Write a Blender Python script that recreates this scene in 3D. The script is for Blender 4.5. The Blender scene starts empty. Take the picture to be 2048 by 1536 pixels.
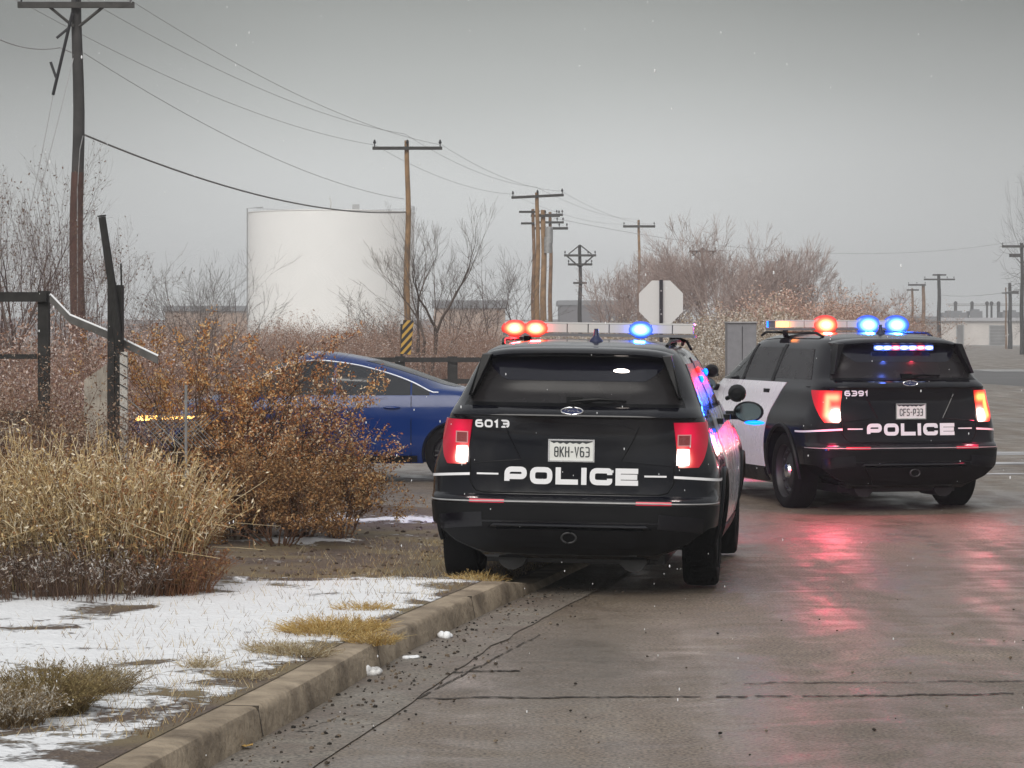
import bpy, bmesh, math, random
import numpy as np
from mathutils import Vector, Matrix, noise as mnoise

random.seed(11)
R = math.radians
S = bpy.context.scene
COL = S.collection
# ------------------------------------------------------------------ camera
F, HY, CH = 5800.0, 668.0, 1.8          # focal length in photo pixels, horizon row, eye height
cam = bpy.data.cameras.new('camera'); co = bpy.data.objects.new('camera', cam); COL.objects.link(co)
co.location = (0, 0, CH); co.rotation_euler = (R(90), 0, 0)
cam.sensor_width = 36; cam.lens = F / 2048 * 36; cam.shift_y = -100 / 2048
cam.clip_start = 0.1; cam.clip_end = 6000
S.camera = co
S.render.resolution_x = 1024; S.render.resolution_y = 768
# ------------------------------------------------------------------ sky
W = bpy.data.worlds.new('World'); S.world = W; W.use_nodes = True
nt = W.node_tree; nt.nodes.clear()
tc = nt.nodes.new('ShaderNodeTexCoord'); sep = nt.nodes.new('ShaderNodeSeparateXYZ')
nt.links.new(tc.outputs['Generated'], sep.inputs[0])
mp = nt.nodes.new('ShaderNodeMapping'); mp.inputs['Scale'].default_value = (1.2, 1.2, 5)
nt.links.new(tc.outputs['Generated'], mp.inputs[0])
nz = nt.nodes.new('ShaderNodeTexNoise'); nz.inputs['Scale'].default_value = 1.6; nz.inputs['Detail'].default_value = 3
nt.links.new(mp.outputs[0], nz.inputs[0])
ma = nt.nodes.new('ShaderNodeMath'); ma.operation = 'MULTIPLY_ADD'
ma.inputs[1].default_value = 0.05; nt.links.new(nz.outputs[0], ma.inputs[0]); nt.links.new(sep.outputs[2], ma.inputs[2])
rp = nt.nodes.new('ShaderNodeValToRGB'); nt.links.new(ma.outputs[0], rp.inputs[0])
cr = rp.color_ramp
stops = [(0.0, (.80, .82, .82)), (0.045, (.79, .81, .805)), (0.08, (.69, .71, .70)), (0.11, (.50, .52, .505)), (0.14, (.30, .315, .30)), (0.165, (.36, .375, .37)),
         (0.24, (.62, .64, .65)), (0.55, (.68, .70, .72)), (1.0, (.84, .86, .88))]
while len(cr.elements) < len(stops): cr.elements.new(0.5)
for e, (p, c) in zip(cr.elements, stops): e.position = p; e.color = (*c, 1)
bg = nt.nodes.new('ShaderNodeBackground'); bg.inputs[1].default_value = 1.0
lr = []
for (a0, a1, lo) in ((.02, .19, .70), (-.05, -.18, .72)):       # heavier cloud towards both sides, heaviest on the right
    m_ = nt.nodes.new('ShaderNodeMapRange'); m_.interpolation_type = 'SMOOTHSTEP'
    m_.inputs[1].default_value = a0; m_.inputs[2].default_value = a1; m_.inputs[3].default_value = 1; m_.inputs[4].default_value = lo
    nt.links.new(sep.outputs[0], m_.inputs[0]); lr.append(m_)
mm_ = nt.nodes.new('ShaderNodeMath'); mm_.operation = 'MULTIPLY'; nt.links.new(lr[0].outputs[0], mm_.inputs[0]); nt.links.new(lr[1].outputs[0], mm_.inputs[1])
nt.links.new(rp.outputs[0], bg.inputs[0]); nt.links.new(mm_.outputs[0], bg.inputs[1])
wo = nt.nodes.new('ShaderNodeOutputWorld'); nt.links.new(bg.outputs[0], wo.inputs[0])
sl = bpy.data.lights.new('sun', 'SUN'); sl.energy = 2.2; sl.angle = R(40); sl.color = (1, .96, .9)
so = bpy.data.objects.new('sun', sl); COL.objects.link(so); so.rotation_euler = (R(52), 0, R(-14))
S.view_settings.view_transform = 'Standard'; S.view_settings.look = 'None'
S.view_settings.exposure = 0.08; S.view_settings.gamma = 1
S.cycles.use_denoising = True
S.cycles.volume_bounces = 0
S.cycles.max_bounces = 6; S.cycles.transparent_max_bounces = 24
S.cycles.sample_clamp_indirect = 4

# ------------------------------------------------------------------ helpers
def zr(D):                                    # height of the road surface with distance
    if D < 24: return 0.0
    if D > 33: return 0.1
    t = (D - 24) / 9; return 0.1 * t * t * (3 - 2 * t)
def X(px, D): return (px - 1024) / F * D
def Z(py, D): return CH - (py - HY) / F * D
def W3(px, py, D): return Vector((X(px, D), D, Z(py, D)))

def inp(b, *names):
    for n in names:
        if n in b.inputs: return b.inputs[n]
def mat(name, col, rough=.6, metal=0, coat=0, emit=None, es=0, var=0, vscale=8, bump=0, bscale=60, attr=None, rvar=0, spec=None, vcol=None, detail=6):
    m = bpy.data.materials.new(name); m.use_nodes = True; t = m.node_tree; b = t.nodes['Principled BSDF']
    b.inputs['Base Color'].default_value = (*col, 1); b.inputs['Roughness'].default_value = rough
    b.inputs['Metallic'].default_value = metal
    if coat: b.inputs['Coat Weight'].default_value = coat; b.inputs['Coat Roughness'].default_value = .04
    if spec is not None: b.inputs['Specular IOR Level'].default_value = spec
    if emit: b.inputs['Emission Color'].default_value = (*emit, 1); b.inputs['Emission Strength'].default_value = es
    src = None
    if attr:
        a = t.nodes.new('ShaderNodeAttribute'); a.attribute_name = attr; src = a.outputs['Color']
        t.links.new(src, b.inputs['Base Color'])
    if var or bump or rvar:
        c = t.nodes.new('ShaderNodeTexCoord')
    if var:
        n = t.nodes.new('ShaderNodeTexNoise'); n.inputs['Scale'].default_value = vscale; n.inputs['Detail'].default_value = detail
        t.links.new(c.outputs['Object'], n.inputs[0])
        r = t.nodes.new('ShaderNodeMapRange'); r.inputs[1].default_value = .3; r.inputs[2].default_value = .7
        t.links.new(n.outputs[0], r.inputs[0])
        mx = t.nodes.new('ShaderNodeMix'); mx.data_type = 'RGBA'
        t.links.new(r.outputs[0], mx.inputs[0])
        lo = tuple(x * (1 - var) for x in col); hi = tuple(min(1, x * (1 + var)) for x in col)
        if vcol: hi = vcol
        mx.inputs[6].default_value = (*lo, 1); mx.inputs[7].default_value = (*hi, 1)
        t.links.new(mx.outputs[2], b.inputs['Base Color'])
    if rvar:
        n = t.nodes.new('ShaderNodeTexNoise'); n.inputs['Scale'].default_value = 5; n.inputs['Detail'].default_value = 8
        t.links.new(c.outputs['Object'], n.inputs[0])
        r = t.nodes.new('ShaderNodeMapRange'); r.inputs[1].default_value = .35; r.inputs[2].default_value = .65
        r.inputs[3].default_value = rough; r.inputs[4].default_value = rough + rvar
        t.links.new(n.outputs[0], r.inputs[0]); t.links.new(r.outputs[0], b.inputs['Roughness'])
    if bump:
        n = t.nodes.new('ShaderNodeTexNoise'); n.inputs['Scale'].default_value = bscale; n.inputs['Detail'].default_value = 5
        t.links.new(c.outputs['Object'], n.inputs[0])
        bp = t.nodes.new('ShaderNodeBump'); bp.inputs['Strength'].default_value = bump; bp.inputs['Distance'].default_value = .02
        t.links.new(n.outputs[0], bp.inputs['Height']); t.links.new(bp.outputs[0], b.inputs['Normal'])
    return m

def link(name, me, m=None, parent=None, smooth=False, ang=35):
    o = bpy.data.objects.new(name, me); COL.objects.link(o)
    if m and not me.materials: me.materials.append(m)
    if parent: o.parent = parent
    if smooth:
        me.polygons.foreach_set('use_smooth', [True] * len(me.polygons))
        if ang < 180: me.set_sharp_from_angle(angle=R(ang))
    return o
def tag(o, label=None, cat=None, group=None, kind=None):
    if label: o['label'] = label
    if cat: o['category'] = cat
    if group: o['group'] = group
    if kind: o['kind'] = kind
    return o
def empty(name, loc=(0, 0, 0), rz=0, label=None, cat=None, group=None):
    o = bpy.data.objects.new(name, None); COL.objects.link(o); o.location = loc; o.rotation_euler = (0, 0, rz)
    o.empty_display_size = .2
    return tag(o, label, cat, group)
def kids(o): return [c for c in bpy.data.objects if c.parent == o]
def copy_tree(o, parent=None):
    c = o.copy(); COL.objects.link(c); c.parent = parent
    for k in kids(o):
        if k is not c: copy_tree(k, c)
    return c

class MB:
    def __init__(s): s.v = []; s.f = []; s.c = []
    def add(s, vs, fs, col=None):
        n = len(s.v); s.v += [tuple(p) for p in vs]; s.f += [tuple(i + n for i in q) for q in fs]
        s.c += [col or (1, 1, 1)] * len(vs); return s
    def box(s, x0, x1, y0, y1, z0, z1, M=None, col=None):
        v = [(x, y, z) for z in (z0, z1) for y in (y0, y1) for x in (x0, x1)]
        if M: v = [M @ Vector(p) for p in v]
        return s.add(v, [(0, 2, 3, 1), (4, 5, 7, 6), (0, 1, 5, 4), (2, 6, 7, 3), (0, 4, 6, 2), (1, 3, 7, 5)], col)
    def tube(s, pts, rads, n=6, cap=True, col=None):
        pts = [Vector(p) for p in pts]
        if isinstance(rads, (int, float)): rads = [rads] * len(pts)
        vs = []; fs = []
        ref = None
        for i, p in enumerate(pts):
            d = (pts[min(i + 1, len(pts) - 1)] - pts[max(i - 1, 0)])
            d = d.normalized() if d.length > 1e-9 else Vector((0, 0, 1))
            if ref is None: ref = Vector((0, 0, 1)) if abs(d.z) < .9 else Vector((1, 0, 0))
            a = d.cross(ref); a = a.normalized() if a.length > 1e-6 else d.orthogonal().normalized()
            b = a.cross(d)
            ref = b if ref is None else ref
            for k in range(n):
                t = 2 * math.pi * k / n; vs.append(p + (a * math.cos(t) + b * math.sin(t)) * rads[i])
        for i in range(len(pts) - 1):
            for k in range(n):
                k2 = (k + 1) % n; fs.append((i * n + k, i * n + k2, (i + 1) * n + k2, (i + 1) * n + k))
        if cap: fs.append(tuple(range(n))[::-1]); fs.append(tuple((len(pts) - 1) * n + k for k in range(n)))
        return s.add(vs, fs, col)
    def lathe(s, prof, axis='x', n=32, c=(0, 0, 0), col=None):      # prof: list of (along, radius), closed loop not required
        vs = []; fs = []
        for (a, r) in prof:
            for k in range(n):
                t = 2 * math.pi * k / n; p = (math.cos(t) * r, math.sin(t) * r)
                v = {'x': (a, p[0], p[1]), 'y': (p[0], a, p[1]), 'z': (p[0], p[1], a)}[axis]
                vs.append((v[0] + c[0], v[1] + c[1], v[2] + c[2]))
        for i in range(len(prof) - 1):
            for k in range(n):
                k2 = (k + 1) % n; fs.append((i * n + k, i * n + k2, (i + 1) * n + k2, (i + 1) * n + k))
        return s.add(vs, fs, col)
    def ball(s, c, rx, ry, rz, n=10, m=7, jit=0, col=None):
        vs = []; fs = []
        for i in range(m + 1):
            ph = math.pi * i / m
            for k in range(n):
                t = 2 * math.pi * k / n; j = 1 + random.uniform(-jit, jit)
                vs.append((c[0] + rx * math.sin(ph) * math.cos(t) * j, c[1] + ry * math.sin(ph) * math.sin(t) * j, c[2] + rz * math.cos(ph) * j))
        for i in range(m):
            for k in range(n):
                k2 = (k + 1) % n; fs.append((i * n + k, (i + 1) * n + k, (i + 1) * n + k2, i * n + k2))
        return s.add(vs, fs, col)
    def grid(s, P, nu, nv, off=.004, depth=.004, col=None, flip=False):   # patch following surface P(u,v), with thickness
        pts = [[Vector(P(i / nu, j / nv)) for i in range(nu + 1)] for j in range(nv + 1)]
        fr = []; bk = []
        for j in range(nv + 1):
            for i in range(nu + 1):
                e = .02; u = i / nu; v = j / nv
                u0, u1 = max(0, u - e), min(1, u + e); v0, v1 = max(0, v - e), min(1, v + e)
                n = (Vector(P(u1, v)) - Vector(P(u0, v))).cross(Vector(P(u, v1)) - Vector(P(u, v0)))
                n = n.normalized() if n.length > 1e-12 else Vector((0, 0, 1))
                if flip: n = -n
                fr.append(pts[j][i] + n * off); bk.append(pts[j][i] + n * (off - depth))
        N = (nu + 1) * (nv + 1); fs = []
        idx = lambda i, j: j * (nu + 1) + i
        def q(*a): fs.append(a[::-1] if flip else a)
        for j in range(nv):
            for i in range(nu):
                q(idx(i, j), idx(i + 1, j), idx(i + 1, j + 1), idx(i, j + 1))
        edge = [idx(i, 0) for i in range(nu + 1)] + [idx(nu, j) for j in range(1, nv + 1)] + [idx(i, nv) for i in range(nu - 1, -1, -1)] + [idx(0, j) for j in range(nv - 1, 0, -1)]
        for a, b in zip(edge, edge[1:] + edge[:1]): q(a, a + N, b + N, b)
        return s.add(fr + bk, fs, col)
    def paint(s, f): s.c = [f(Vector(v)) for v in s.v]; return s
    def build(s, name, m=None, parent=None, smooth=False, ang=35, color=False):
        me = bpy.data.meshes.new(name); me.from_pydata(s.v, [], s.f)
        if color:
            at = me.color_attributes.new('Col', 'FLOAT_COLOR', 'POINT')
            at.data.foreach_set('color', np.array([(*c, 1) for c in s.c], dtype=np.float32).ravel())
        me.update()
        return link(name, me, m, parent, smooth, ang)

def pchip(tab):
    xs = np.array([t[0] for t in tab], float); ys = np.array([t[1] for t in tab], float)
    h = np.diff(xs); d = np.diff(ys) / h; m = np.zeros(len(xs)); m[0] = d[0]; m[-1] = d[-1]
    for i in range(1, len(xs) - 1):
        if d[i - 1] * d[i] > 0:
            w1 = 2 * h[i] + h[i - 1]; w2 = h[i] + 2 * h[i - 1]; m[i] = (w1 + w2) / (w1 / d[i - 1] + w2 / d[i])
    def f(x):
        x = min(max(x, xs[0]), xs[-1]); i = int(min(max(np.searchsorted(xs, x) - 1, 0), len(h) - 1))
        t = (x - xs[i]) / h[i]
        return float(ys[i] * (1 + 2 * t) * (1 - t) ** 2 + h[i] * m[i] * t * (1 - t) ** 2 + ys[i + 1] * t * t * (3 - 2 * t) + h[i] * m[i + 1] * t * t * (t - 1))
    return f

class Shell:
    """car body as a stack of plan outlines; local +y forward, tail at y=0"""
    def __init__(s, w, yr, yf, Lr=.8, nr=4, Lf=.9, nf=3.2, inset=0, lev=None):
        s.w0, s.yr0, s.yf0 = pchip(w), pchip(yr), pchip(yf); s.Lr0, s.nr, s.Lf0, s.nf = Lr, nr, Lf, nf; s.i = inset; s.lev = lev
    def w(s, z): return s.w0(z) - s.i
    def yr(s, z): return s.yr0(z) + s.i * 1.5
    def yf(s, z): return s.yf0(z) - s.i * 2.0
    def LR(s, z): return min(s.Lr0, (s.yf(z) - s.yr(z)) * .48)
    def LF(s, z): return min(s.Lf0, (s.yf(z) - s.yr(z)) * .48)
    def corner(s, th, z, side=1):               # rear quadrant
        n = s.nr; L = s.LR(z)
        return (side * s.w(z) * math.sin(th) ** (2 / n), s.yr(z) + L * (1 - max(0, math.cos(th)) ** (2 / n)), z)
    def fcorner(s, th, z, side=1):
        n = s.nf; L = s.LF(z)
        return (side * s.w(z) * math.sin(th) ** (2 / n), s.yf(z) - L * (1 - max(0, math.cos(th)) ** (2 / n)), z)
    def th_x(s, x, z): return math.asin(min(1, (abs(x) / s.w(z)) ** (s.nr / 2)))
    def th_y(s, yp, z): return math.acos(max(0, (1 - min(1, yp / s.LR(z)))) ** (s.nr / 2))
    def rear(s, x, z): 
        k = min(.9999, abs(x) / s.w(z))
        return (x, s.yr(z) + s.LR(z) * (1 - (1 - k ** s.nr) ** (1 / s.nr)), z)
    def front(s, x, z):
        k = min(.9999, abs(x) / s.w(z))
        return (x, s.yf(z) - s.LF(z) * (1 - (1 - k ** s.nf) ** (1 / s.nf)), z)
    def side(s, y, z, sd=1):
        w = s.w(z); a = max(0, 1 - (y - s.yr(z)) / s.LR(z)); b = max(0, 1 - (s.yf(z) - y) / s.LF(z))
        g = (1 - min(1, a) ** s.nr) ** (1 / s.nr) * (1 - min(1, b) ** s.nf) ** (1 / s.nf)
        return (sd * w * g, y, z)
    def ring(s, z, m=14, k=14):
        half = [s.corner(math.pi / 2 * i / m, z) for i in range(m + 1)]
        y0, y1 = s.yr(z) + s.LR(z), s.yf(z) - s.LF(z)
        half += [(s.w(z), y0 + (y1 - y0) * i / k, z) for i in range(1, k)]
        half += [s.fcorner(math.pi / 2 * i / m, z) for i in range(m, -1, -1)]
        left = [(-x, y, zz) for (x, y, zz) in half[-2:0:-1]]
        return half + left
    def mesh(s, name, m):
        mb = MB(); rs = [s.ring(z) for z in s.lev]; n = len(rs[0])
        for r in rs: mb.v += r; mb.c += [(1, 1, 1)] * n
        for i in range(len(rs) - 1):
            for k in range(n):
                k2 = (k + 1) % n; mb.f.append((i * n + k, i * n + k2, (i + 1) * n + k2, (i + 1) * n + k))
        mb.f.append(tuple(range(n))[::-1]); mb.f.append(tuple((len(rs) - 1) * n + k for k in range(n)))
        return mb.build(name, m)
def cut(o, cutters):
    for c in cutters:
        md = o.modifiers.new('b', 'BOOLEAN'); md.operation = 'DIFFERENCE'; md.solver = 'EXACT'; md.object = c
    dg = bpy.context.evaluated_depsgraph_get(); dg.update()
    me = bpy.data.meshes.new_from_object(o.evaluated_get(dg)); o.modifiers.clear(); o.data = me
    for c in cutters: bpy.data.objects.remove(c)
    me.polygons.foreach_set('use_smooth', [True] * len(me.polygons)); me.set_sharp_from_angle(angle=R(28))
def prism(poly, x0, x1):                        # polygon in (y,z), extruded along x
    mb = MB(); n = len(poly)
    mb.add([(x0, y, z) for y, z in poly] + [(x1, y, z) for y, z in poly],
           [tuple(range(n)), tuple(range(n, 2 * n))[::-1]] + [(i, i + n, (i + 1) % n + n, (i + 1) % n) for i in range(n)])
    bm = bmesh.new(); o = mb.build('c'); bm.from_mesh(o.data); bmesh.ops.recalc_face_normals(bm, faces=bm.faces); bm.to_mesh(o.data); bm.free()
    return o
def xz_cut(poly, y0, y1):
    mb = MB(); n = len(poly)
    mb.add([(x, y0, z) for x, z in poly] + [(x, y1, z) for x, z in poly],
           [tuple(range(n)), tuple(range(n, 2 * n))[::-1]] + [(i, i + n, (i + 1) % n + n, (i + 1) % n) for i in range(n)])
    bm = bmesh.new(); o = mb.build('c'); bm.from_mesh(o.data); bmesh.ops.recalc_face_normals(bm, faces=bm.faces); bm.to_mesh(o.data); bm.free()
    return o
def cyl_cut(y, z, r, x0, x1):
    return prism([(y + r * math.cos(a), z + r * math.sin(a)) for a in [2 * math.pi * i / 40 for i in range(40)]], x0, x1)

# ------------------------------------------------------------------ stroke lettering
def fillet(pts, r, closed=False):
    out = []; n = len(pts)
    for i, p in enumerate(pts):
        p = Vector(p)
        if not closed and i in (0, n - 1): out.append(p); continue
        a = Vector(pts[i - 1]); b = Vector(pts[(i + 1) % n]); da = (a - p); db = (b - p)
        rr = min(r, da.length * .48, db.length * .48)
        p0 = p + da.normalized() * rr; p1 = p + db.normalized() * rr
        for k in range(5):
            t = k / 4; out.append(p0 * (1 - t) ** 2 + p * 2 * t * (1 - t) + p1 * t * t)
    return out
GL = {'P': [([(0, 0), (0, 1), (1, 1), (1, .38), (0, .38)], 0)], 'O': [([(0, 0), (0, 1), (1, 1), (1, 0)], 1)], '0': [([(0, 0), (0, 1), (1, 1), (1, 0)], 1)],
      'L': [([(0, 1), (0, 0), (1, 0)], 2)], 'I': [([(0, 0), (0, 1)], 2)], 'C': [([(1, .66), (1, 1), (0, 1), (0, 0), (1, 0), (1, .34)], 0)],
      'E': [([(1, 1), (0, 1), (0, 0), (1, 0)], 2), ([(.05, .5), (.95, .5)], 2)], '6': [([(.95, .98), (0, 1), (0, 0), (1, 0), (1, .55), (0.04, .55)], 0)],
      '9': [([(.05, .02), (1, 0), (1, 1), (0, 1), (0, .45), (.96, .45)], 0)], '1': [([(.1, .8), (.5, 1), (.5, 0)], 2)],
      '3': [([(0, .95), (0, 1), (1, 1), (1, 0), (0, 0), (0, .05)], 0), ([(.3, .5), (.97, .5)], 2)], 'B': [([(0, 0), (0, 1), (1, 1), (1, 0)], 1), ([(.02, .52), (.98, .52)], 2)],
      'K': [([(0, 0), (0, 1)], 2), ([(1, 1), (.05, .45)], 2), ([(.35, .55), (1, 0)], 2)], 'H': [([(0, 0), (0, 1)], 2), ([(1, 0), (1, 1)], 2), ([(.03, .5), (.97, .5)], 2)],
      'V': [([(0, 1), (.5, 0), (1, 1)], 2)], '-': [([(.2, .5), (.8, .5)], 2)], 'F': [([(0, 0), (0, 1), (1, 1)], 2), ([(.04, .5), (.85, .5)], 2)],
      'S': [([(1, .85), (1, 1), (0, 1), (0, .5), (1, .5), (1, 0), (0, 0), (0, .15)], 0)]}
NARROW = {'I': .0, '1': .6, '-': .6}
def lettering(text, w, h, th, gap, mapf, off=.006, thx=None, rad=.3):
    """strokes laid on a surface: mapf(a,b) -> point; returns MB centred on a=0, b from 0 to h"""
    mb = MB(); adv = []; thx = thx or th
    for ch in text: adv.append(NARROW.get(ch, 1) * w + th)
    tot = sum(adv) + gap * (len(text) - 1); x = -tot / 2; li = 0
    for ch, a in zip(text, adv):
        if ch != ' ':
            for path, typ in GL[ch]:
                li += 1
                cw = NARROW.get(ch, 1) * w
                pts = [Vector((x + th / 2 + p[0] * cw, th / 2 + p[1] * (h - th))) for p in path]
                closed = typ == 1
                if typ != 2: pts = fillet(pts, rad * h, closed)
                n = len(pts); Ls = []; Rs = []
                for i, p in enumerate(pts):
                    a0 = pts[i - 1] if (i > 0 or closed) else p; b0 = pts[(i + 1) % n] if (i < n - 1 or closed) else p
                    d1 = (p - a0); d2 = (b0 - p)
                    d1 = d1.normalized() if d1.length > 1e-9 else d2.normalized(); d2 = d2.normalized() if d2.length > 1e-9 else d1
                    n1 = Vector((-d1.y, d1.x)); n2 = Vector((-d2.y, d2.x)); m_ = (n1 + n2); m_ = m_.normalized() if m_.length > 1e-6 else n1
                    k = th / 2 / max(.35, m_.dot(n1))
                    q = p.copy()
                    if not closed and i == 0: q = p - d2 * th / 2 * (0 if typ == 0 else 1)
                    if not closed and i == n - 1: q = p + d1 * th / 2 * (0 if typ == 0 else 1)
                    Ls.append(q + m_ * k); Rs.append(q - m_ * k)
                vs = []
                for q in Ls + Rs:
                    P = Vector(mapf(q.x, q.y)); N = (Vector(mapf(q.x + .01, q.y)) - P).cross(Vector(mapf(q.x, q.y + .01)) - P).normalized()
                    vs.append(P + N * (off + .0004 * (li % 4)))
                fs = [(i, (i + 1) % n, (i + 1) % n + n, i + n) for i in range(n if closed else n - 1)]
                mb.add(vs, fs)
        x += a + gap
    return mb

# ------------------------------------------------------------------ materials
M = {}
M['asphalt'] = None
M['paint_black'] = mat('paint_black', (.0015, .002, .007), .06, coat=.05, rvar=.12, spec=.36, var=.3, vscale=2.5, vcol=(.008, .0075, .009))
M['paint_white'] = mat('paint_white', (.72, .72, .74), .2, coat=.6, rvar=.15)
M['plastic'] = mat('black_plastic', (.0035, .0035, .0045), .34, rvar=.2, bump=.1, bscale=200, spec=.18)
M['glass_dark'] = mat('privacy_glass', (.016, .0145, .0155), .2, rvar=.1, spec=.2)
M['rubber'] = mat('rubber', (.005, .005, .0055), .8, bump=.3, bscale=90, spec=.12)
M['steel_black'] = mat('black_steel', (.016, .016, .017), .5, .1)
M['chrome'] = mat('chrome', (.75, .75, .77), .18, 1)
M['letter'] = mat('reflective_white', (.78, .78, .8), .4, emit=(.85, .87, 1), es=.0)
M['plate'] = mat('plate_white', (.72, .73, .70), .35)
M['plate_ink'] = mat('plate_ink', (.03, .035, .04), .5)
M['red_lens'] = mat('red_lens', (.3, .0015, .012), .10, coat=.4, emit=(1, .0, .035), es=.26)
M['red_lit'] = mat('red_lit', (.5, .0, .01), .3, emit=(1, .012, .012), es=4)
M['orange_lit'] = mat('orange_red_lit', (.5, .05, .01), .3, emit=(1, .12, .015), es=4)
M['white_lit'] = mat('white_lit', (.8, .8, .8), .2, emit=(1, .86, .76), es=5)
M['red_core'] = mat('red_core_lit', (.8, .5, .4), .2, emit=(1, .40, .16), es=12)
M['blue_lit'] = mat('blue_lit', (.0, .05, .6), .3, emit=(.0, .10, 1), es=6)
M['blue_core'] = mat('blue_core_lit', (.6, .7, 1), .2, emit=(.38, .70, 1), es=12)
M['amber_lit'] = mat('amber_lit', (.6, .3, .05), .2, emit=(1, .5, .12), es=6)
M['lens_clear'] = mat('clear_lens', (.58, .57, .56), .15, coat=.8)
M['refl_red'] = mat('red_reflector', (.45, .004, .03), .25, emit=(1, .01, .08), es=.12)
def glow_mat(name, base, st=1.0):
    m = bpy.data.materials.new(name); m.use_nodes = True; t = m.node_tree; b = t.nodes['Principled BSDF']
    b.inputs['Base Color'].default_value = (*base, 1); b.inputs['Roughness'].default_value = .12
    a = t.nodes.new('ShaderNodeAttribute'); a.attribute_name = 'Col'; t.links.new(a.outputs['Color'], b.inputs['Emission Color']); b.inputs['Emission Strength'].default_value = st
    return m
M['glow_red'] = glow_mat('lit_red_lens', (.28, .001, .010))
M['glow_bar'] = glow_mat('lit_bar_lens', (.55, .53, .51))
M['glow_dome'] = glow_mat('lit_dome', (.05, .05, .06))
def gz(*terms):                                  # sum of (distance/width, colour) falloffs: how a lit lens fades from its bulb
    c = [0, 0, 0]
    for q, col in terms:
        g = math.exp(-q * q)
        for i in range(3): c[i] += g * col[i]
    return tuple(c)
M['paint_blue'] = mat('paint_blue', (.0003, .022, .125), .11, 0, coat=.25, rvar=.1, spec=.3)
M['wood'] = mat('pole_wood', (.2, .12, .07), .85, var=.4, vscale=3, bump=.5, bscale=12)
M['wood_tan'] = mat('pole_wood_tan', (.27, .165, .085), .85, var=.35, vscale=3, bump=.5, bscale=12)
M['wood_dark'] = mat('pole_wood_dark', (.045, .043, .042), .85, var=.35, vscale=3)
M['wood_red'] = mat('pole_wood_red', (.085, .04, .03), .85, var=.35, vscale=3, bump=.5, bscale=12)
M['arm'] = mat('crossarm_wood', (.05, .048, .045), .85, var=.3, vscale=5)
M['metal_dark'] = mat('dark_metal', (.035, .035, .038), .5, .5)
M['galv'] = mat('galvanised', (.36, .36, .36), .45, .5, var=.2)
M['fence'] = mat('fence_dark', (.02, .019, .018), .85, var=.5, vscale=10)
M['concrete'] = mat('concrete', (.22, .165, .11), .85, var=.4, vscale=4, bump=1, bscale=22, vcol=(.40, .32, .23), detail=12)
M['concrete_w'] = mat('concrete_pale', (.45, .43, .40), .85, var=.25, vscale=6, bump=.4, bscale=30)
M['wire'] = mat('wire', (.19, .19, .19), .6)
M['wire_light'] = mat('wire_light', (.38, .385, .39), .6)
M['snow'] = mat('snow', (.84, .85, .87), .7, bump=.6, bscale=14)
M['veg'] = mat('vegetation', (1, 1, 1), .85, attr='Col', spec=.15)
M['bark'] = mat('bark', (.05, .038, .033), .9, var=.4, vscale=10)
M['bark_far'] = mat('bark_far', (.075, .058, .052), .9, var=.3, vscale=4)
M['trim_satin'] = mat('satin_trim', (.5, .52, .56), .4, .6)
M['seat'] = mat('seat_fabric', (.02, .02, .022), .9)

def glass_clear(name, tint, g=.1):
    m = bpy.data.materials.new(name); m.use_nodes = True; t = m.node_tree; t.nodes.clear()
    tr = t.nodes.new('ShaderNodeBsdfTransparent'); tr.inputs[0].default_value = (*tint, 1)
    gl = t.nodes.new('ShaderNodeBsdfGlossy'); gl.inputs['Roughness'].default_value = .03
    mx = t.nodes.new('ShaderNodeMixShader'); fr = t.nodes.new('ShaderNodeFresnel'); fr.inputs[0].default_value = 1.8
    o = t.nodes.new('ShaderNodeOutputMaterial')
    t.links.new(fr.outputs[0], mx.inputs[0]); t.links.new(tr.outputs[0], mx.inputs[1]); t.links.new(gl.outputs[0], mx.inputs[2]); t.links.new(mx.outputs[0], o.inputs[0])
    return m
M['glass'] = glass_clear('window_glass', (.94, .96, .96))
M['glass_tint'] = glass_clear('sedan_glass', (.10, .10, .11))

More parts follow.
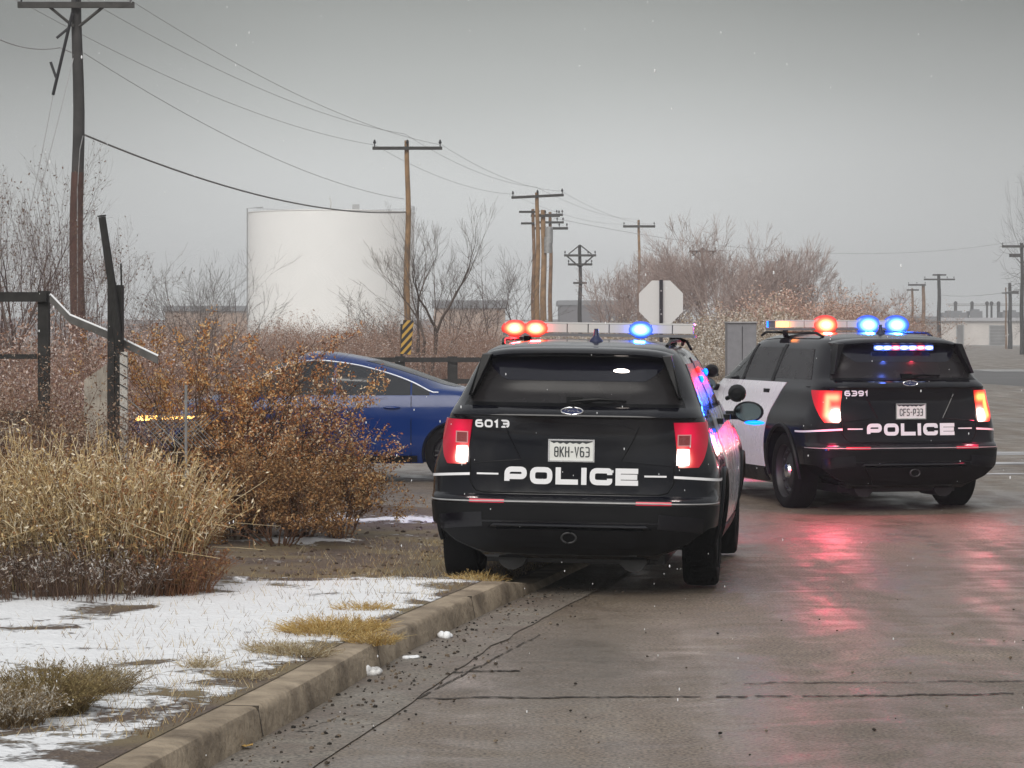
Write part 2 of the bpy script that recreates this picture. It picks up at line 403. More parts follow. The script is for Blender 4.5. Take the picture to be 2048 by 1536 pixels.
def ground_mat(name, base, alt, rough, rough2, scale, speck, sat=1, tint=None, dark=None):
    """asphalt-like: base tone with fine aggregate, broad damp patches and wet sheen"""
    m = bpy.data.materials.new(name); m.use_nodes = True; t = m.node_tree; b = t.nodes['Principled BSDF']
    c = t.nodes.new('ShaderNodeTexCoord')
    def nz(s, d=6, dist=0):
        n = t.nodes.new('ShaderNodeTexNoise'); n.inputs['Scale'].default_value = s; n.inputs['Detail'].default_value = d
        n.inputs['Distortion'].default_value = dist; t.links.new(c.outputs['Object'], n.inputs[0]); return n.outputs[0]
    def mr(s, a, b_, lo=0, hi=1):
        r = t.nodes.new('ShaderNodeMapRange'); r.inputs[1].default_value = a; r.inputs[2].default_value = b_
        r.inputs[3].default_value = lo; r.inputs[4].default_value = hi; t.links.new(s, r.inputs[0]); return r.outputs[0]
    def mix(f, a, b_):
        x = t.nodes.new('ShaderNodeMix'); x.data_type = 'RGBA'
        t.links.new(f, x.inputs[0])
        for i, v in ((6, a), (7, b_)):
            if isinstance(v, tuple): x.inputs[i].default_value = (*v, 1)
            else: t.links.new(v, x.inputs[i])
        return x.outputs[2]
    big = mr(nz(.35, 4, .6), .35, .65)
    med = mr(nz(2.2, 5, 1), .35, .68)
    fine = mr(nz(scale, 3), .36, .58)
    col = mix(big, base, alt)
    col2 = mix(med, col, tint or alt)
    sp = t.nodes.new('ShaderNodeTexVoronoi'); sp.inputs['Scale'].default_value = scale * .6; t.links.new(c.outputs['Object'], sp.inputs[0])
    col3 = mix(fine, dark or tuple(x * .40 for x in base), col2)
    col4 = mix(mr(sp.outputs['Distance'], .05, .22, speck, 0), col3, (.32, .29, .26))
    t.links.new(col4, b.inputs['Base Color'])
    mp = t.nodes.new('ShaderNodeMapping'); mp.inputs['Scale'].default_value = (2.6, .22, 1); mp.inputs['Rotation'].default_value = (0, 0, R(9)); t.links.new(c.outputs['Object'], mp.inputs[0])
    sn = t.nodes.new('ShaderNodeTexNoise'); sn.inputs['Scale'].default_value = 1; sn.inputs['Detail'].default_value = 5; t.links.new(mp.outputs[0], sn.inputs[0])
    ad = t.nodes.new('ShaderNodeMath'); ad.operation = 'MULTIPLY_ADD'; ad.inputs[1].default_value = .5; t.links.new(sn.outputs[0], ad.inputs[0])
    hf = t.nodes.new('ShaderNodeMath'); hf.operation = 'MULTIPLY'; hf.inputs[1].default_value = .5; t.links.new(nz(1.6, 8, 1.2), hf.inputs[0]); t.links.new(hf.outputs[0], ad.inputs[2])
    t.links.new(mr(ad.outputs[0], .40, .60, rough, rough2), b.inputs['Roughness'])
    bp = t.nodes.new('ShaderNodeBump'); bp.inputs['Strength'].default_value = .7; bp.inputs['Distance'].default_value = .01
    hh = t.nodes.new('ShaderNodeMath'); hh.operation = 'MULTIPLY_ADD'; hh.inputs[1].default_value = 1.6; t.links.new(nz(7, 6), hh.inputs[0]); t.links.new(nz(scale * .8, 3), hh.inputs[2]); t.links.new(hh.outputs[0], bp.inputs['Height']); t.links.new(bp.outputs[0], b.inputs['Normal'])
    return m
M['asphalt'] = ground_mat('wet_asphalt', (.13, .102, .076), (.30, .238, .178), .28, .64, 55, .9, tint=(.20, .155, .122))
M['gutter'] = ground_mat('gutter_concrete', (.22, .19, .155), (.27, .24, .20), .5, .75, 60, .3, tint=(.17, .13, .105))

# verge: dirt with snow lying on it where the 'snow' attribute says so
def verge_mat():
    m = bpy.data.materials.new('verge'); m.use_nodes = True; t = m.node_tree; b = t.nodes['Principled BSDF']
    c = t.nodes.new('ShaderNodeTexCoord')
    def nz(s, d=6, dist=0, sc=None):
        n = t.nodes.new('ShaderNodeTexNoise'); n.inputs['Scale'].default_value = s; n.inputs['Detail'].default_value = d; n.inputs['Distortion'].default_value = dist
        src = c.outputs['Object']
        if sc:
            mp = t.nodes.new('ShaderNodeMapping'); mp.inputs['Scale'].default_value = sc; t.links.new(src, mp.inputs[0]); src = mp.outputs[0]
        t.links.new(src, n.inputs[0]); return n.outputs[0]
    def ma(op, a, b_, c_=None):
        x = t.nodes.new('ShaderNodeMath'); x.operation = op
        for i, v in enumerate((a, b_, c_)):
            if v is None: continue
            if isinstance(v, (int, float)): x.inputs[i].default_value = v
            else: t.links.new(v, x.inputs[i])
        return x.outputs[0]
    def mr(s, a, b_, lo=0, hi=1):
        r = t.nodes.new('ShaderNodeMapRange'); r.inputs[1].default_value = a; r.inputs[2].default_value = b_
        r.inputs[3].default_value = lo; r.inputs[4].default_value = hi; t.links.new(s, r.inputs[0]); return r.outputs[0]
    def mix(f, a, b_):
        x = t.nodes.new('ShaderNodeMix'); x.data_type = 'RGBA'; t.links.new(f, x.inputs[0])
        for i, v in ((6, a), (7, b_)):
            if isinstance(v, tuple): x.inputs[i].default_value = (*v, 1)
            else: t.links.new(v, x.inputs[i])
        return x.outputs[2]
    a = t.nodes.new('ShaderNodeAttribute'); a.attribute_name = 'snow'
    n1 = nz(2.6, 8, .8, (1, .8, 1)); n2 = nz(22, 5, .5); n3 = nz(90, 3)
    s = ma('MULTIPLY_ADD', ma('SUBTRACT', n1, .5), 2.1, a.outputs['Fac'])
    s = ma('MULTIPLY_ADD', ma('SUBTRACT', n2, .5), .9, s)
    mask = mr(s, .42, .62)
    dirt = mix(mr(nz(7, 6), .35, .65), (.10, .07, .052), (.17, .125, .095))
    dirt = mix(mr(n3, .35, .6), (.05, .035, .028), dirt)
    dirt = mix(mr(nz(1.3, 4), .45, .62), dirt, (.17, .13, .07))
    col = mix(mask, dirt, (.80, .81, .83))
    t.links.new(col, b.inputs['Base Color'])
    t.links.new(mr(mask, 0, 1, .85, .6), b.inputs['Roughness'])
    bp = t.nodes.new('ShaderNodeBump'); bp.inputs['Strength'].default_value = .8; bp.inputs['Distance'].default_value = .03
    h = ma('MULTIPLY_ADD', mask, 1.2, n2); t.links.new(h, bp.inputs['Height']); t.links.new(bp.outputs[0], b.inputs['Normal'])
    return m
M['verge'] = verge_mat()
M['field'] = mat('far_field', (.17, .12, .09), .95, var=.4, vscale=.4, vcol=(.30, .24, .19))

# ------------------------------------------------------------------ ground
KP = [(-2.9, 2.0), (-1.72, 9.0), (-1.27, 12.03), (-1.0, 13.7), (-.62, 16.3), (-.12, 19.0), (.36, 21.4), (.66, 23.4), (.62, 25.2), (.25, 26.6), (-.5, 27.6), (-1.6, 28.1), (-3, 28.3), (-60, 28.6)]
kx = pchip([(d, x) for x, d in KP[:11]])
def kerb_pts():
    out = []; d = 2.0
    while d < 27.59: out.append((kx(d), d)); d += .2
    x0, d0 = out[-1]
    q = [(-.5, 27.6), (-1.6, 28.12), (-3, 28.3), (-6, 28.35), (-12, 28.4), (-60, 28.6)]
    return out + q
KPTS = kerb_pts()
def kh(D):                                      # kerb height above the road, dropped towards the corner
    return .145 if D < 19.4 else (.145 - .09 * min(1, (D - 19.4) / .9))
def sweep(name, prof, m, label_kind='structure', smooth=False):
    """prof(D) -> list of (offset to the right of the kerb face, z)"""
    mb = MB(); rows = []
    for i, (x, d) in enumerate(KPTS):
        a = KPTS[max(0, i - 1)]; b = KPTS[min(len(KPTS) - 1, i + 1)]
        t = Vector((b[0] - a[0], b[1] - a[1])).normalized(); n = Vector((t.y, -t.x))
        rows.append([(x + n.x * o, d + n.y * o, z + zr(d)) for o, z in prof(d)])
    k = len(rows[0])
    for r in rows: mb.v += r; mb.c += [(1, 1, 1)] * k
    for i in range(len(rows) - 1):
        for j in range(k - 1): mb.f.append((i * k + j, i * k + j + 1, (i + 1) * k + j + 1, (i + 1) * k + j))
    o = mb.build(name, m, smooth=smooth, ang=40); o['kind'] = label_kind; return o
def kerb_prof(D):
    h = kh(D); w = mnoise.noise(Vector((D * 1.7, 3, 0))) * .008
    return [(-.17, h - .12), (-.17, h), (-.03, h), (-.008, h - .008), (.004 + w, h - .03), (.02, .006), (.02, -.03)]
sweep('kerb', kerb_prof, M['concrete'], smooth=True)
sweep('gutter', lambda D: [(.0, .004), (.12 + .02 * mnoise.noise(Vector((D, 0, 0))), .004), (.44 + .03 * mnoise.noise(Vector((D * 2.3, 5, 0))), .006)], M['gutter'])

def joints():
    random.seed(4)
    for i, d in enumerate([9.6, 12.9, 15.6, 18.3]):
        x = kx(d); mb = MB(); h = kh(d); dx = (kx(d + .1) - kx(d - .1)) / .2; w_ = .006 if i % 2 else .004
        M_ = Matrix.Translation((x, d, 0)) @ Matrix.Rotation(-math.atan(dx), 4, 'Z')
        mb.box(-.16, .002, -w_, w_, h - .01, h + .0015, M_); mb.add([M_ @ Vector(p) for p in ((-.002, -w_, h), (-.002, w_, h), (.024, w_, .01), (.024, -w_, .01))], [(0, 1, 2, 3)])
        o = mb.build('kerb_joint', M['crack_']); o['kind'] = 'structure'
M['crack_'] = mat('joint_dark', (.06, .048, .036), .9)
joints()
def sheet(name, xs, ds, zf, m, cond=None, kind='structure'):
    mb = MB(); nx = len(xs)
    for d in ds:
        for x in xs: mb.v.append((x, d, zf(x, d))); mb.c.append((1, 1, 1))
    for j in range(len(ds) - 1):
        for i in range(nx - 1):
            if cond is None or cond((xs[i] + xs[i + 1]) / 2, (ds[j] + ds[j + 1]) / 2):
                mb.f.append((j * nx + i, j * nx + i + 1, (j + 1) * nx + i + 1, (j + 1) * nx + i))
    o = mb.build(name, m, smooth=True, ang=180); o['kind'] = kind; return o
sheet('ground', [-2500, -300, -80, -20, 0, 20, 80, 300, 2500], [-40, 0, 12, 24, 25.5, 27, 28.5, 30, 31.5, 33, 60, 300, 1000, 4000], lambda x, d: zr(d) - .03, M['field'])
xs_ = [-80, -20, -8, -3] + [x * .5 for x in range(-4, 20)] + [12, 20, 60, 140, 230]
ds_ = [-30, 0] + [2 + i for i in range(38)] + [40, 60, 120, 200, 300, 430]
sheet('road', xs_, ds_, lambda x, d: zr(d), M['asphalt'], cond=lambda x, d: d < 40 or x > 5.5)

def snow_amt(x, D):
    s = 0.76
    px = 1024 + x / D * F; py = HY + (CH - .1) / D * F
    def blob(cx, cd, rx, rd, a):
        return a * math.exp(-((x - cx) / rx) ** 2 - ((D - cd) / rd) ** 2)
    s += blob(-1.6, 17.2, 1.0, 2.0, .35)
    if D > 20.2: s -= .75 * min(1, (D - 20.2) / .6)
    s += blob(X(600, 23.7), 23.9, .5, .35, .9) + blob(X(760, 26), 26.4, 1.2, .5, .8) + blob(X(1200, 25), 25, .6, .8, .7)
    s += blob(X(840, 20), 20.0, .6, .6, .3)
    s -= blob(X(560, 20.3), 20.3, .35, .5, .5)
    s -= blob(X(230, 17.2), 17.4, .28, .35, .75) + blob(X(100, 16.3), 16.2, .4, .22, .6) + blob(X(330, 15), 14.6, .2, .2, .4)
    s -= blob(X(100, 18.8), 19.2, 1.3, 1.0, .8)
    e = kx(min(D, 27.5)) - .17 - x                 # distance from the kerb's back edge
    s -= .55 * math.exp(-(max(0, e) / .10) ** 2)
    if D < 15.5: s -= .14 * math.exp(-(max(0, e - .1) / .30) ** 2)
    if D < 13.8: s -= .05
    if x < -5: s -= .3
    return s
def verge_z(x, D):
    h = kh(D) if D < 26 else .055 + .06 * min(1, (D - 26) / 2)
    e = kx(min(D, 27.5)) - .17 - x
    far = min(1, max(0, e / 3)) * .05 if D > 20 else 0
    z = h + .004 + far + .012 * mnoise.noise(Vector((x * 3, D * 3, 0))) * min(1, e * 4) + .02 * mnoise.noise(Vector((x * .8, D * .8, 7))) * min(1, max(0, e))
    return zr(D) + z + .012 * min(1, max(0, snow_amt(x, D))) * min(1, max(0, e * 6))
def verge():
    mb = MB(); sn = []; offs = [0, .04, .1, .16] + [.16 + .08 * i for i in range(1, 45)] + [4.5, 6, 9, 15, 30, 60]
    ds = []; d = 2.0
    while d < 28.05: ds.append(d); d += .1 if 11 < d < 24 else .25
    ds += [28.1]
    k = len(offs)
    for d in ds:
        if d < 27.6: xe = kx(d) - .165
        else: xe = kx(27.59) - .165 - 1.1 * (d - 27.6) / .5 - .3
        for o in offs:
            x = xe - o; mb.v.append((x, d, verge_z(x, d))); mb.c.append((1, 1, 1)); sn.append(snow_amt(x, d))
    for j in range(len(ds) - 1):
        for i in range(k - 1): mb.f.append((j * k + i + 1, j * k + i, (j + 1) * k + i, (j + 1) * k + i + 1))
    o = mb.build('verge', M['verge'], smooth=True, ang=180); o['kind'] = 'structure'
    at = o.data.attributes.new('snow', 'FLOAT', 'POINT'); at.data.foreach_set('value', sn)
verge()
# road cracks and painted lines
def strip(name, pts, wd, m, dz=.004, kind='structure', jit=0):
    mb = MB(); n = len(pts)
    for i, (x, d) in enumerate(pts):
        a = pts[max(0, i - 1)]; b = pts[min(n - 1, i + 1)]; t = Vector((b[0] - a[0], b[1] - a[1])).normalized()
        w = wd * (1 + random.uniform(-jit, jit)) / 2
        z = zr(d) + dz
        mb.v += [(x + t.y * w, d - t.x * w, z), (x - t.y * w, d + t.x * w, z)]; mb.c += [(1, 1, 1)] * 2
    mb.f = [(2 * i, 2 * i + 2, 2 * i + 3, 2 * i + 1) for i in range(n - 1) if not (jit and mnoise.noise(Vector((i * .13, len(pts) + pts[0][1], 0))) > .34)]
    o = mb.build(name, m); o['kind'] = kind; return o
M['crack'] = mat('crack', (.045, .036, .028), .9)
M['line_white'] = mat('worn_paint', (.36, .36, .37), .6, var=.5, vscale=2, vcol=(.5, .5, .51))
def crack(px0, px1, py0, py1, seed, wd=.02):
    pts = []; n = 110
    for i in range(n + 1):
        t = i / n; px = px0 + (px1 - px0) * t; py = py0 + (py1 - py0) * t + 3 * mnoise.noise(Vector((t * 9, seed, 0))) + 1.5 * mnoise.noise(Vector((t * 40, seed, 0)))
        D = F * CH / (py - HY); pts.append((X(px, D), D))
    strip('road_crack', pts, wd, M['crack'], jit=.6, dz=.0045)
crack(835, 1700, 1397, 1393, 1, .032); crack(1700, 2200, 1393, 1386, 2, .03); crack(1440, 2200, 1368, 1362, 3, .02)
crack(600, 800, 1463, 1395, 6, .014); crack(800, 1040, 1345, 1343, 5, .03); crack(560, 860, 1535, 1385, 4, .013)
crack(860, 1080, 1385, 1270, 8, .011); crack(590, 720, 1466, 1460, 9, .016)
def line(px0, px1, py, w, dz=.004, m='line_white'):
    D = (CH - .1) * F / (py - HY); 
    strip('road_line', [(X(px0, D), D), (X(px1, D), D)], w, M[m], dz=dz)
line(1500, 3200, 907, 1.1); line(1500, 3200, 927, .7); line(1500, 3200, 948, .28)
M['slush'] = mat('slush', (.27, .265, .26), .6, var=.3, vscale=.5)
line(1960, 3200, 741, 8, m='slush'); line(1960, 3200, 691, 60, .008, m='slush')
strip('lot_patch', [(X(1950, 100), 100), (X(3200, 100), 102)], 70, mat('old_asphalt', (.085, .08, .078), .6, var=.3, vscale=.1), dz=.002)

# gravel in the gutter and stones on the verge (uncountable)
def gravel():
    mb = MB(); random.seed(3)
    for i in range(520):
        d = random.uniform(11.5, 20.5); x = kx(d) + abs(random.gauss(.02, .28)) + .03
        if random.random() < .1: x = kx(d) + random.uniform(0, 3.5)
        r = random.choice((.003, .004, .005, .008)) * random.uniform(.7, 1.4)
        c = random.choice(((.05, .042, .035), (.07, .055, .042), (.14, .105, .075), (.2, .16, .12), (.03, .027, .024)))
        mb.ball((x, d, zr(d) + .006 + r * .3), r * 1.3, r * 1.5, r * .8, 5, 3, .25, c)
    o = mb.build('gravel', M['veg'], color=True); o['kind'] = 'stuff'
    mb = MB()
    for i in range(1500):
        d = random.uniform(20.5, 26.5) if random.random() < .75 else random.uniform(12, 20.5); x = kx(d) - .2 - random.uniform(0, 2.6)
        if snow_amt(x, d) > .55: continue
        r = random.uniform(.002, .006) if random.random() < .6 else random.uniform(.005, .018)
        c = random.choice(((.07, .05, .038), (.09, .065, .05), (.2, .16, .13), (.14, .1, .075), (.11, .085, .065), (.26, .23, .2)))
        mb.ball((x, d, verge_z(x, d) + r * .3), r * 1.3, r * 1.6, r * .8, 6, 3, .3, c)
    o = mb.build('verge_stones', M['veg'], color=True); o['kind'] = 'stuff'
gravel()
def lump(px, py, w, h, d_, m, name, label, cat, seed):
    random.seed(seed); D = F * CH / (py - HY); mb = MB()
    for i in range(5):
        mb.ball((random.uniform(-w, w) * .3, random.uniform(-d_, d_) * .3, h * random.uniform(.2, .4)), w * random.uniform(.25, .45), d_ * .4, h * random.uniform(.4, .65), 10, 7, .12)
    o = mb.build(name, m, smooth=True, ang=180); o.location = (X(px, D), D, zr(D) + .004); tag(o, label, cat)
lump(888, 1277, .075, .045, .07, M['snow'], 'snow_lump', 'rounded white snow lump in the gutter, nearest the black vehicle', 'snow lump', 1)
lump(822, 1318, .09, .02, .06, M['snow'], 'snow_lump', 'thin flat sliver of white snow in the gutter beside the kerb', 'snow lump', 2)
lump(742, 1352, .12, .055, .09, mat('dirty_snow', (.7, .68, .66), .8, var=.6, vscale=40), 'snow_lump', 'largest snow lump in the gutter, speckled with dirt, below the yellow grass', 'snow lump', 3)
M['leaf_y'] = mat('yellow_leaf', (.45, .27, .06), .6)
def leaf(px, py, m, label):
    D = F * CH / (py - HY); mb = MB(); n = 8
    mb.v = [(0, 0, .012)] + [(.035 * math.cos(2 * math.pi * k / n) * (1.2 if k % 2 else .8), .03 * math.sin(2 * math.pi * k / n), .012 + .008 * (k % 2)) for k in range(n)]
    mb.c = [(1, 1, 1)] * 9; mb.f = [(0, k + 1, (k + 1) % n + 1) for k in range(n)]
    o = mb.build('leaf', m); o.location = (X(px, D), D, .004); tag(o, label, 'leaf')
leaf(492, 1499, M['leaf_y'], 'yellow fallen leaf lying in the gutter by the kerb')
leaf(432, 1506, M['snow'], 'pale white fallen scrap lying in the gutter left of the yellow leaf')

# ------------------------------------------------------------------ wheels
def wheel(parent, x, y, z, r, tw, side, rimmat, cap=True, holes=True, name='wheel'):
    t = MB(); h = tw / 2
    t.lathe([(-h * .9, r * .70), (-h, r * .80), (-h * .96, r * .93), (-h * .8, r * .985), (-h * .3, r), (h * .3, r), (h * .8, r * .985), (h * .96, r * .93), (h, r * .80), (h * .9, r * .70)], 'x', 40)
    root = bpy.data.objects.new(name, None); COL.objects.link(root); root.parent = parent; root.location = (x, y, z)
    t.build('tyre', M['rubber'], root, smooth=True, ang=50)
    rm = MB(); o = side
    prof = [(-h * .9, r * .71), (-h * .2 , r * .66), (h * .75, r * .68), (h * .85, r * .71)]
    rm.lathe([(a * o, b) for a, b in prof], 'x', 40)
    rm.lathe([(o * h * .35, r * .66), (o * h * .45, r * .56), (o * h * .25, r * .48), (o * h * .55, r * .26), (o * h * .55, .001)], 'x', 40)
    for k in range(12 if cap else 5):
        an = 2 * math.pi * k / (12 if cap else 5)
        if cap: rm.ball((o * h * .40, math.cos(an) * r * .53, math.sin(an) * r * .53), .014, r * .05, r * .05, 8, 5)
        else:
            for da in (-.13, .13): rm.tube([(o * h * .62, math.cos(an) * r * .12, math.sin(an) * r * .12), (o * h * .74, math.cos(an + da) * r * .66, math.sin(an + da) * r * .66)], r * .045, 6)
    rm.build('rim', rimmat, root, smooth=True, ang=40)
    if cap:
        c = MB(); c.lathe([(o * h * .56, r * .2), (o * h * .75, r * .17), (o * h * .8, r * .08), (o * h * .8, .001)], 'x', 24); c.build('hub_cap', M['chrome'], root, smooth=True)
    return root

# ------------------------------------------------------------------ police SUV
SUV_W = [(.24, .90), (.35, .955), (.55, .99), (.72, 1.0), (.84, .997), (.92, .98), (1.0, .952), (1.1, .925), (1.2, .90), (1.26, .875), (1.4, .815), (1.55, .75), (1.66, .69), (1.71, .62), (1.745, .50), (1.765, .30)]
SUV_YR = [(.24, .20), (.30, .09), (.38, .035), (.5, .0), (.64, .0), (.665, .015), (.69, .062), (.9, .085), (1.1, .105), (1.215, .098), (1.235, .084), (1.30, .165), (1.312, .20), (1.5, .33), (1.64, .435), (1.69, .50), (1.72, .60), (1.745, .85), (1.765, 1.3)]
SUV_YF = [(.24, 4.86), (.4, 5.0), (.7, 5.03), (.92, 4.99), (1.03, 4.85), (1.10, 4.45), (1.16, 4.0), (1.22, 3.78), (1.3, 3.66), (1.5, 3.32), (1.64, 3.08), (1.70, 2.92), (1.745, 2.65), (1.765, 2.2)]
LEV = [.24, .27, .30, .34, .38, .44, .5, .57, .62, .64, .652, .665, .678, .69, .75, .83, .9, .97, 1.03, 1.07, 1.1, 1.13, 1.16, 1.19, 1.215, 1.225, 1.235, 1.25, 1.27, 1.30, 1.312, 1.36, 1.43, 1.5, 1.57, 1.62, 1.65, 1.68, 1.70, 1.715, 1.73, 1.745, 1.757, 1.765]

def point_lamp(parent, loc, col, e, r=.05, name='lamp_light'):
    l = bpy.data.lights.new(name, 'POINT'); l.energy = e; l.color = col; l.shadow_soft_size = r
    o = bpy.data.objects.new(name, l); COL.objects.link(o); o.parent = parent; o.location = loc
def rear_lamp(parent, loc, col, e, size=.12, tilt=18, name='lamp_light'):
    l = bpy.data.lights.new(name, 'AREA'); l.energy = e; l.color = col; l.size = size
    o = bpy.data.objects.new(name, l); COL.objects.link(o); o.parent = parent; o.location = loc; o.rotation_euler = (R(-90 + tilt), 0, 0)

def suv(label, number, plate, bar, tail_bright, extra):
    root = empty('police_car', label=label, cat='police car')
    sh = Shell(SUV_W, SUV_YR, SUV_YF, Lr=.6, nr=4.6, lev=LEV)
    body = sh.mesh('body', M['paint_black'])
    cab = Shell(SUV_W, SUV_YR, SUV_YF, Lr=.6, nr=4.6, inset=.06, lev=[1.0, 1.1, 1.2, 1.26, 1.31, 1.4, 1.5, 1.6, 1.65, 1.68]).mesh('c', None)
    fw = [(2.62, 1.29), (3.42, 1.29), (3.02, 1.60), (2.90, 1.635), (2.62, 1.64)]
    cutters = [cyl_cut(1.05, .39, .44, .60, 1.3), cyl_cut(1.05, .39, .44, -1.3, -.60), cyl_cut(4.07, .39, .44, .60, 1.3), cyl_cut(4.07, .39, .44, -1.3, -.60),
               *[xz_cut([(sx * 1.3, .1), (sx * 1.3, .50), (sx * .93, .47), (sx * .80, .36), (sx * .62, .28), (sx * .50, .1)], -.3, .9) for sx in (-1, 1)],
               cab, prism(fw, -1.3, 1.3), prism([(2.86, 1.63), (3.44, 1.31), (4.3, 1.45), (3.4, 2.0)], -.66, .66)]
    cut(body, cutters); body.parent = root
    # seats and steering side interior
    for sx in (-.42, .42):
        m = MB(); m.box(sx - .24, sx + .24, 2.35, 2.5, 1.0, 1.42); m.box(sx - .12, sx + .12, 2.33, 2.43, 1.42, 1.58); m.build('seat', M['seat'], root)
    # glazing
    def rear_poly(zb, zt, xb, xt):
        return lambda u, v: sh.rear((2 * u - 1) * (xb + (xt - xb) * v), zb + (zt - zb) * v)
    g = MB().grid(rear_poly(1.315, 1.63, .745, .60), 24, 12, .004, .006); rw = g.build('rear_window', M['glass_dark'], root, smooth=True)
    fr = MB().grid(rear_poly(1.30, 1.645, .765, .615), 24, 12, .0015, .003); fr.build('window_seal', M['plastic'], rw, smooth=True)
    # wiper
    wp = MB(); a = Vector(sh.rear(-.02, 1.335)) + Vector((0, -.02, 0)); b = Vector(sh.rear(.36, 1.345)) + Vector((0, -.02, 0)); 
    wp.tube([a, (a + b) / 2 + Vector((0, -.02, .012)), b], [.022, .014, .007], 8); wp.box(-.05, .06, a.y - .02, a.y + .03, 1.315, 1.365)
    wp.build('wiper', M['plastic'], rw, smooth=True)
    for sd in (-1, 1):
        S_ = lambda y, z: sh.side(y, z, sd)
        def quad(yb0, yb1, yt0, yt1, zb, zt): return lambda u, v: S_((yb0 + (yt0 - yb0) * v) * (1 - u) + (yb1 + (yt1 - yb1) * v) * u, zb + (zt - zb) * v)
        fl = sd < 0
        for nm, q in (('quarter_window', (.56, 1.60, .80, 1.60, 1.305, 1.60)), ):
            MB().grid(quad(*q), 14, 8, .004, .005, flip=fl).build(nm, M['glass_dark'], root, smooth=True)
        # white doors; the rear one follows the wheel arch
        zs = [.36, .48, .6, .72, .84, .95, 1.05, 1.15, 1.22, 1.265]
        edge = pchip([(.36, 1.60), (.55, 1.59), (.72, 1.55), (.84, 1.50), (.95, 1.48), (1.1, 1.36), (1.265, 1.20)])
        def dpatch(ya, yb, z0, z1):
            def P(u, v):
                z = z0 + (z1 - z0) * v; a_ = ya(z) if callable(ya) else ya; b_ = yb(z) if callable(yb) else yb
                return S_(a_ + (b_ - a_) * u, z)
            return P
        d1 = MB().grid(dpatch(edge, 2.53, .40, 1.262), 12, 16, .005, .007, flip=fl).build('door', M['paint_white'], root, smooth=True)
        d2 = MB().grid(dpatch(2.55, lambda z: 3.60 - .08 * abs(z - .8), .40, 1.262), 12, 16, .005, .007, flip=fl).build('door', M['paint_white'], root, smooth=True)
        for d, y in ((d1, 1.62), (d2, 2.66)):
            p = Vector(S_(y + .08, 1.17)); h = MB(); h.box(p.x - .03 * sd - .02, p.x + .03 * sd + .02, y, y + .17, 1.15, 1.19); h.build('handle', M['plastic'], d)
        MB().grid(quad(1.70, 2.52, 1.72, 2.50, 1.295, 1.61), 10, 8, .004, .005, flip=fl).build('window', M['glass_dark'], d1, smooth=True)
        MB().grid(quad(2.60, 3.44, 2.60, 2.98, 1.28, 1.63), 10, 8, -.012, .005, flip=fl).build('window', M['glass'], d2, smooth=True)
        # window pillars / dark door frames
        for (a_, b_) in ((1.61, 1.69), (2.525, 2.60)):
            MB().grid(quad(a_, b_, a_, b_, 1.27, 1.64), 2, 8, .007, .006, flip=fl).build('pillar_trim', M['plastic'], root, smooth=True)
        # sill cladding
        MB().grid(dpatch(1.62, 3.55, .255, .385), 12, 4, .012, .02, flip=fl).build('sill', M['plastic'], root, smooth=True)
        # arch trims
        for cy in (1.05, 4.07):
            at = MB(); pts = []
            for k in range(25):
                an = R(-8 + 196 * k / 24); y = cy + .455 * math.cos(an); z = .39 + .455 * math.sin(an)
                if z > .27: p = Vector(S_(y, z)); pts.append(p + Vector((.004 * sd, 0, 0)))
            at.tube(pts, .019, 6); at.build('arch_trim', M['plastic'], root, smooth=True)
        # tail lights
        thx = sh.th_x; thy = sh.th_y
        zt, zb = 1.20, .89
        def lamp(xin_t, xin_b, yo_t, yo_b, z0, z1):
            def P(u, v):
                z = z0 + (z1 - z0) * v; a0 = thx(xin_b + (xin_t - xin_b) * v, z); a1 = thy(yo_b + (yo_t - yo_b) * v ** 1.1, z)
                return sh.corner(a0 + (a1 - a0) * u, z, sd)
            return P
        p = Vector(sh.rear(.757, .965))
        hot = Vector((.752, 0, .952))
        def seg_d(x, z, A, B):
            A = Vector(A); B = Vector(B); q = Vector((x, z)); t_ = max(0, min(1, (q - A).dot(B - A) / (B - A).length_squared)); return (q - A.lerp(B, t_)).length
        def tcol(v):
            x, z = abs(v.x), v.z; yy = max(0, v.y - p.y)
            x += yy * .6                       # distance measured round the corner
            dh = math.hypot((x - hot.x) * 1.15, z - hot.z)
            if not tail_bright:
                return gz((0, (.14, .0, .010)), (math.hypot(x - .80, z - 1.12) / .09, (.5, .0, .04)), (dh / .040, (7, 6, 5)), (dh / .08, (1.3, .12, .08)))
            dc = min(seg_d(x, z, (.75, 1.135), (.85, 1.135)), seg_d(x, z, (.85, 1.135), (.86, .97)), seg_d(x, z, (.86, .97), (.78, .955)))
            k = (5.5, 1.3, .25) if sd > 0 else (5.5, .75, .35)
            return gz((0, (.25, .0, .01)), (dc / .036, k), (dc / .10, (1.2, .02, .02)), (dh / .05, (9, 8, 7)), (dh / .10, (1.2, .3, .15)))
        tl = MB().grid(lamp(.69, .73, .32, .09, zb, zt), 44, 32, .014, .02, flip=fl).paint(tcol).build('tail_light', M['glow_red'], root, smooth=True, color=True)
        def flat(x0, x1, z0, z1): return lambda u, v: sh.corner(thx(x0 + (x1 - x0) * u, z0 + (z1 - z0) * v), z0 + (z1 - z0) * v, sd)
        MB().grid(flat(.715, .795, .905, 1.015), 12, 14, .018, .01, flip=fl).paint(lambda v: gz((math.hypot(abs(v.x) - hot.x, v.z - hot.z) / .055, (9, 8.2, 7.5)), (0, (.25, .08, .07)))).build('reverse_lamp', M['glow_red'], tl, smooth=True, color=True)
        rear_lamp(root, (sd * .76, p.y - .05, .98), (1, .85, .8), 1.5, .08, 12, 'reverse_lamp_light')
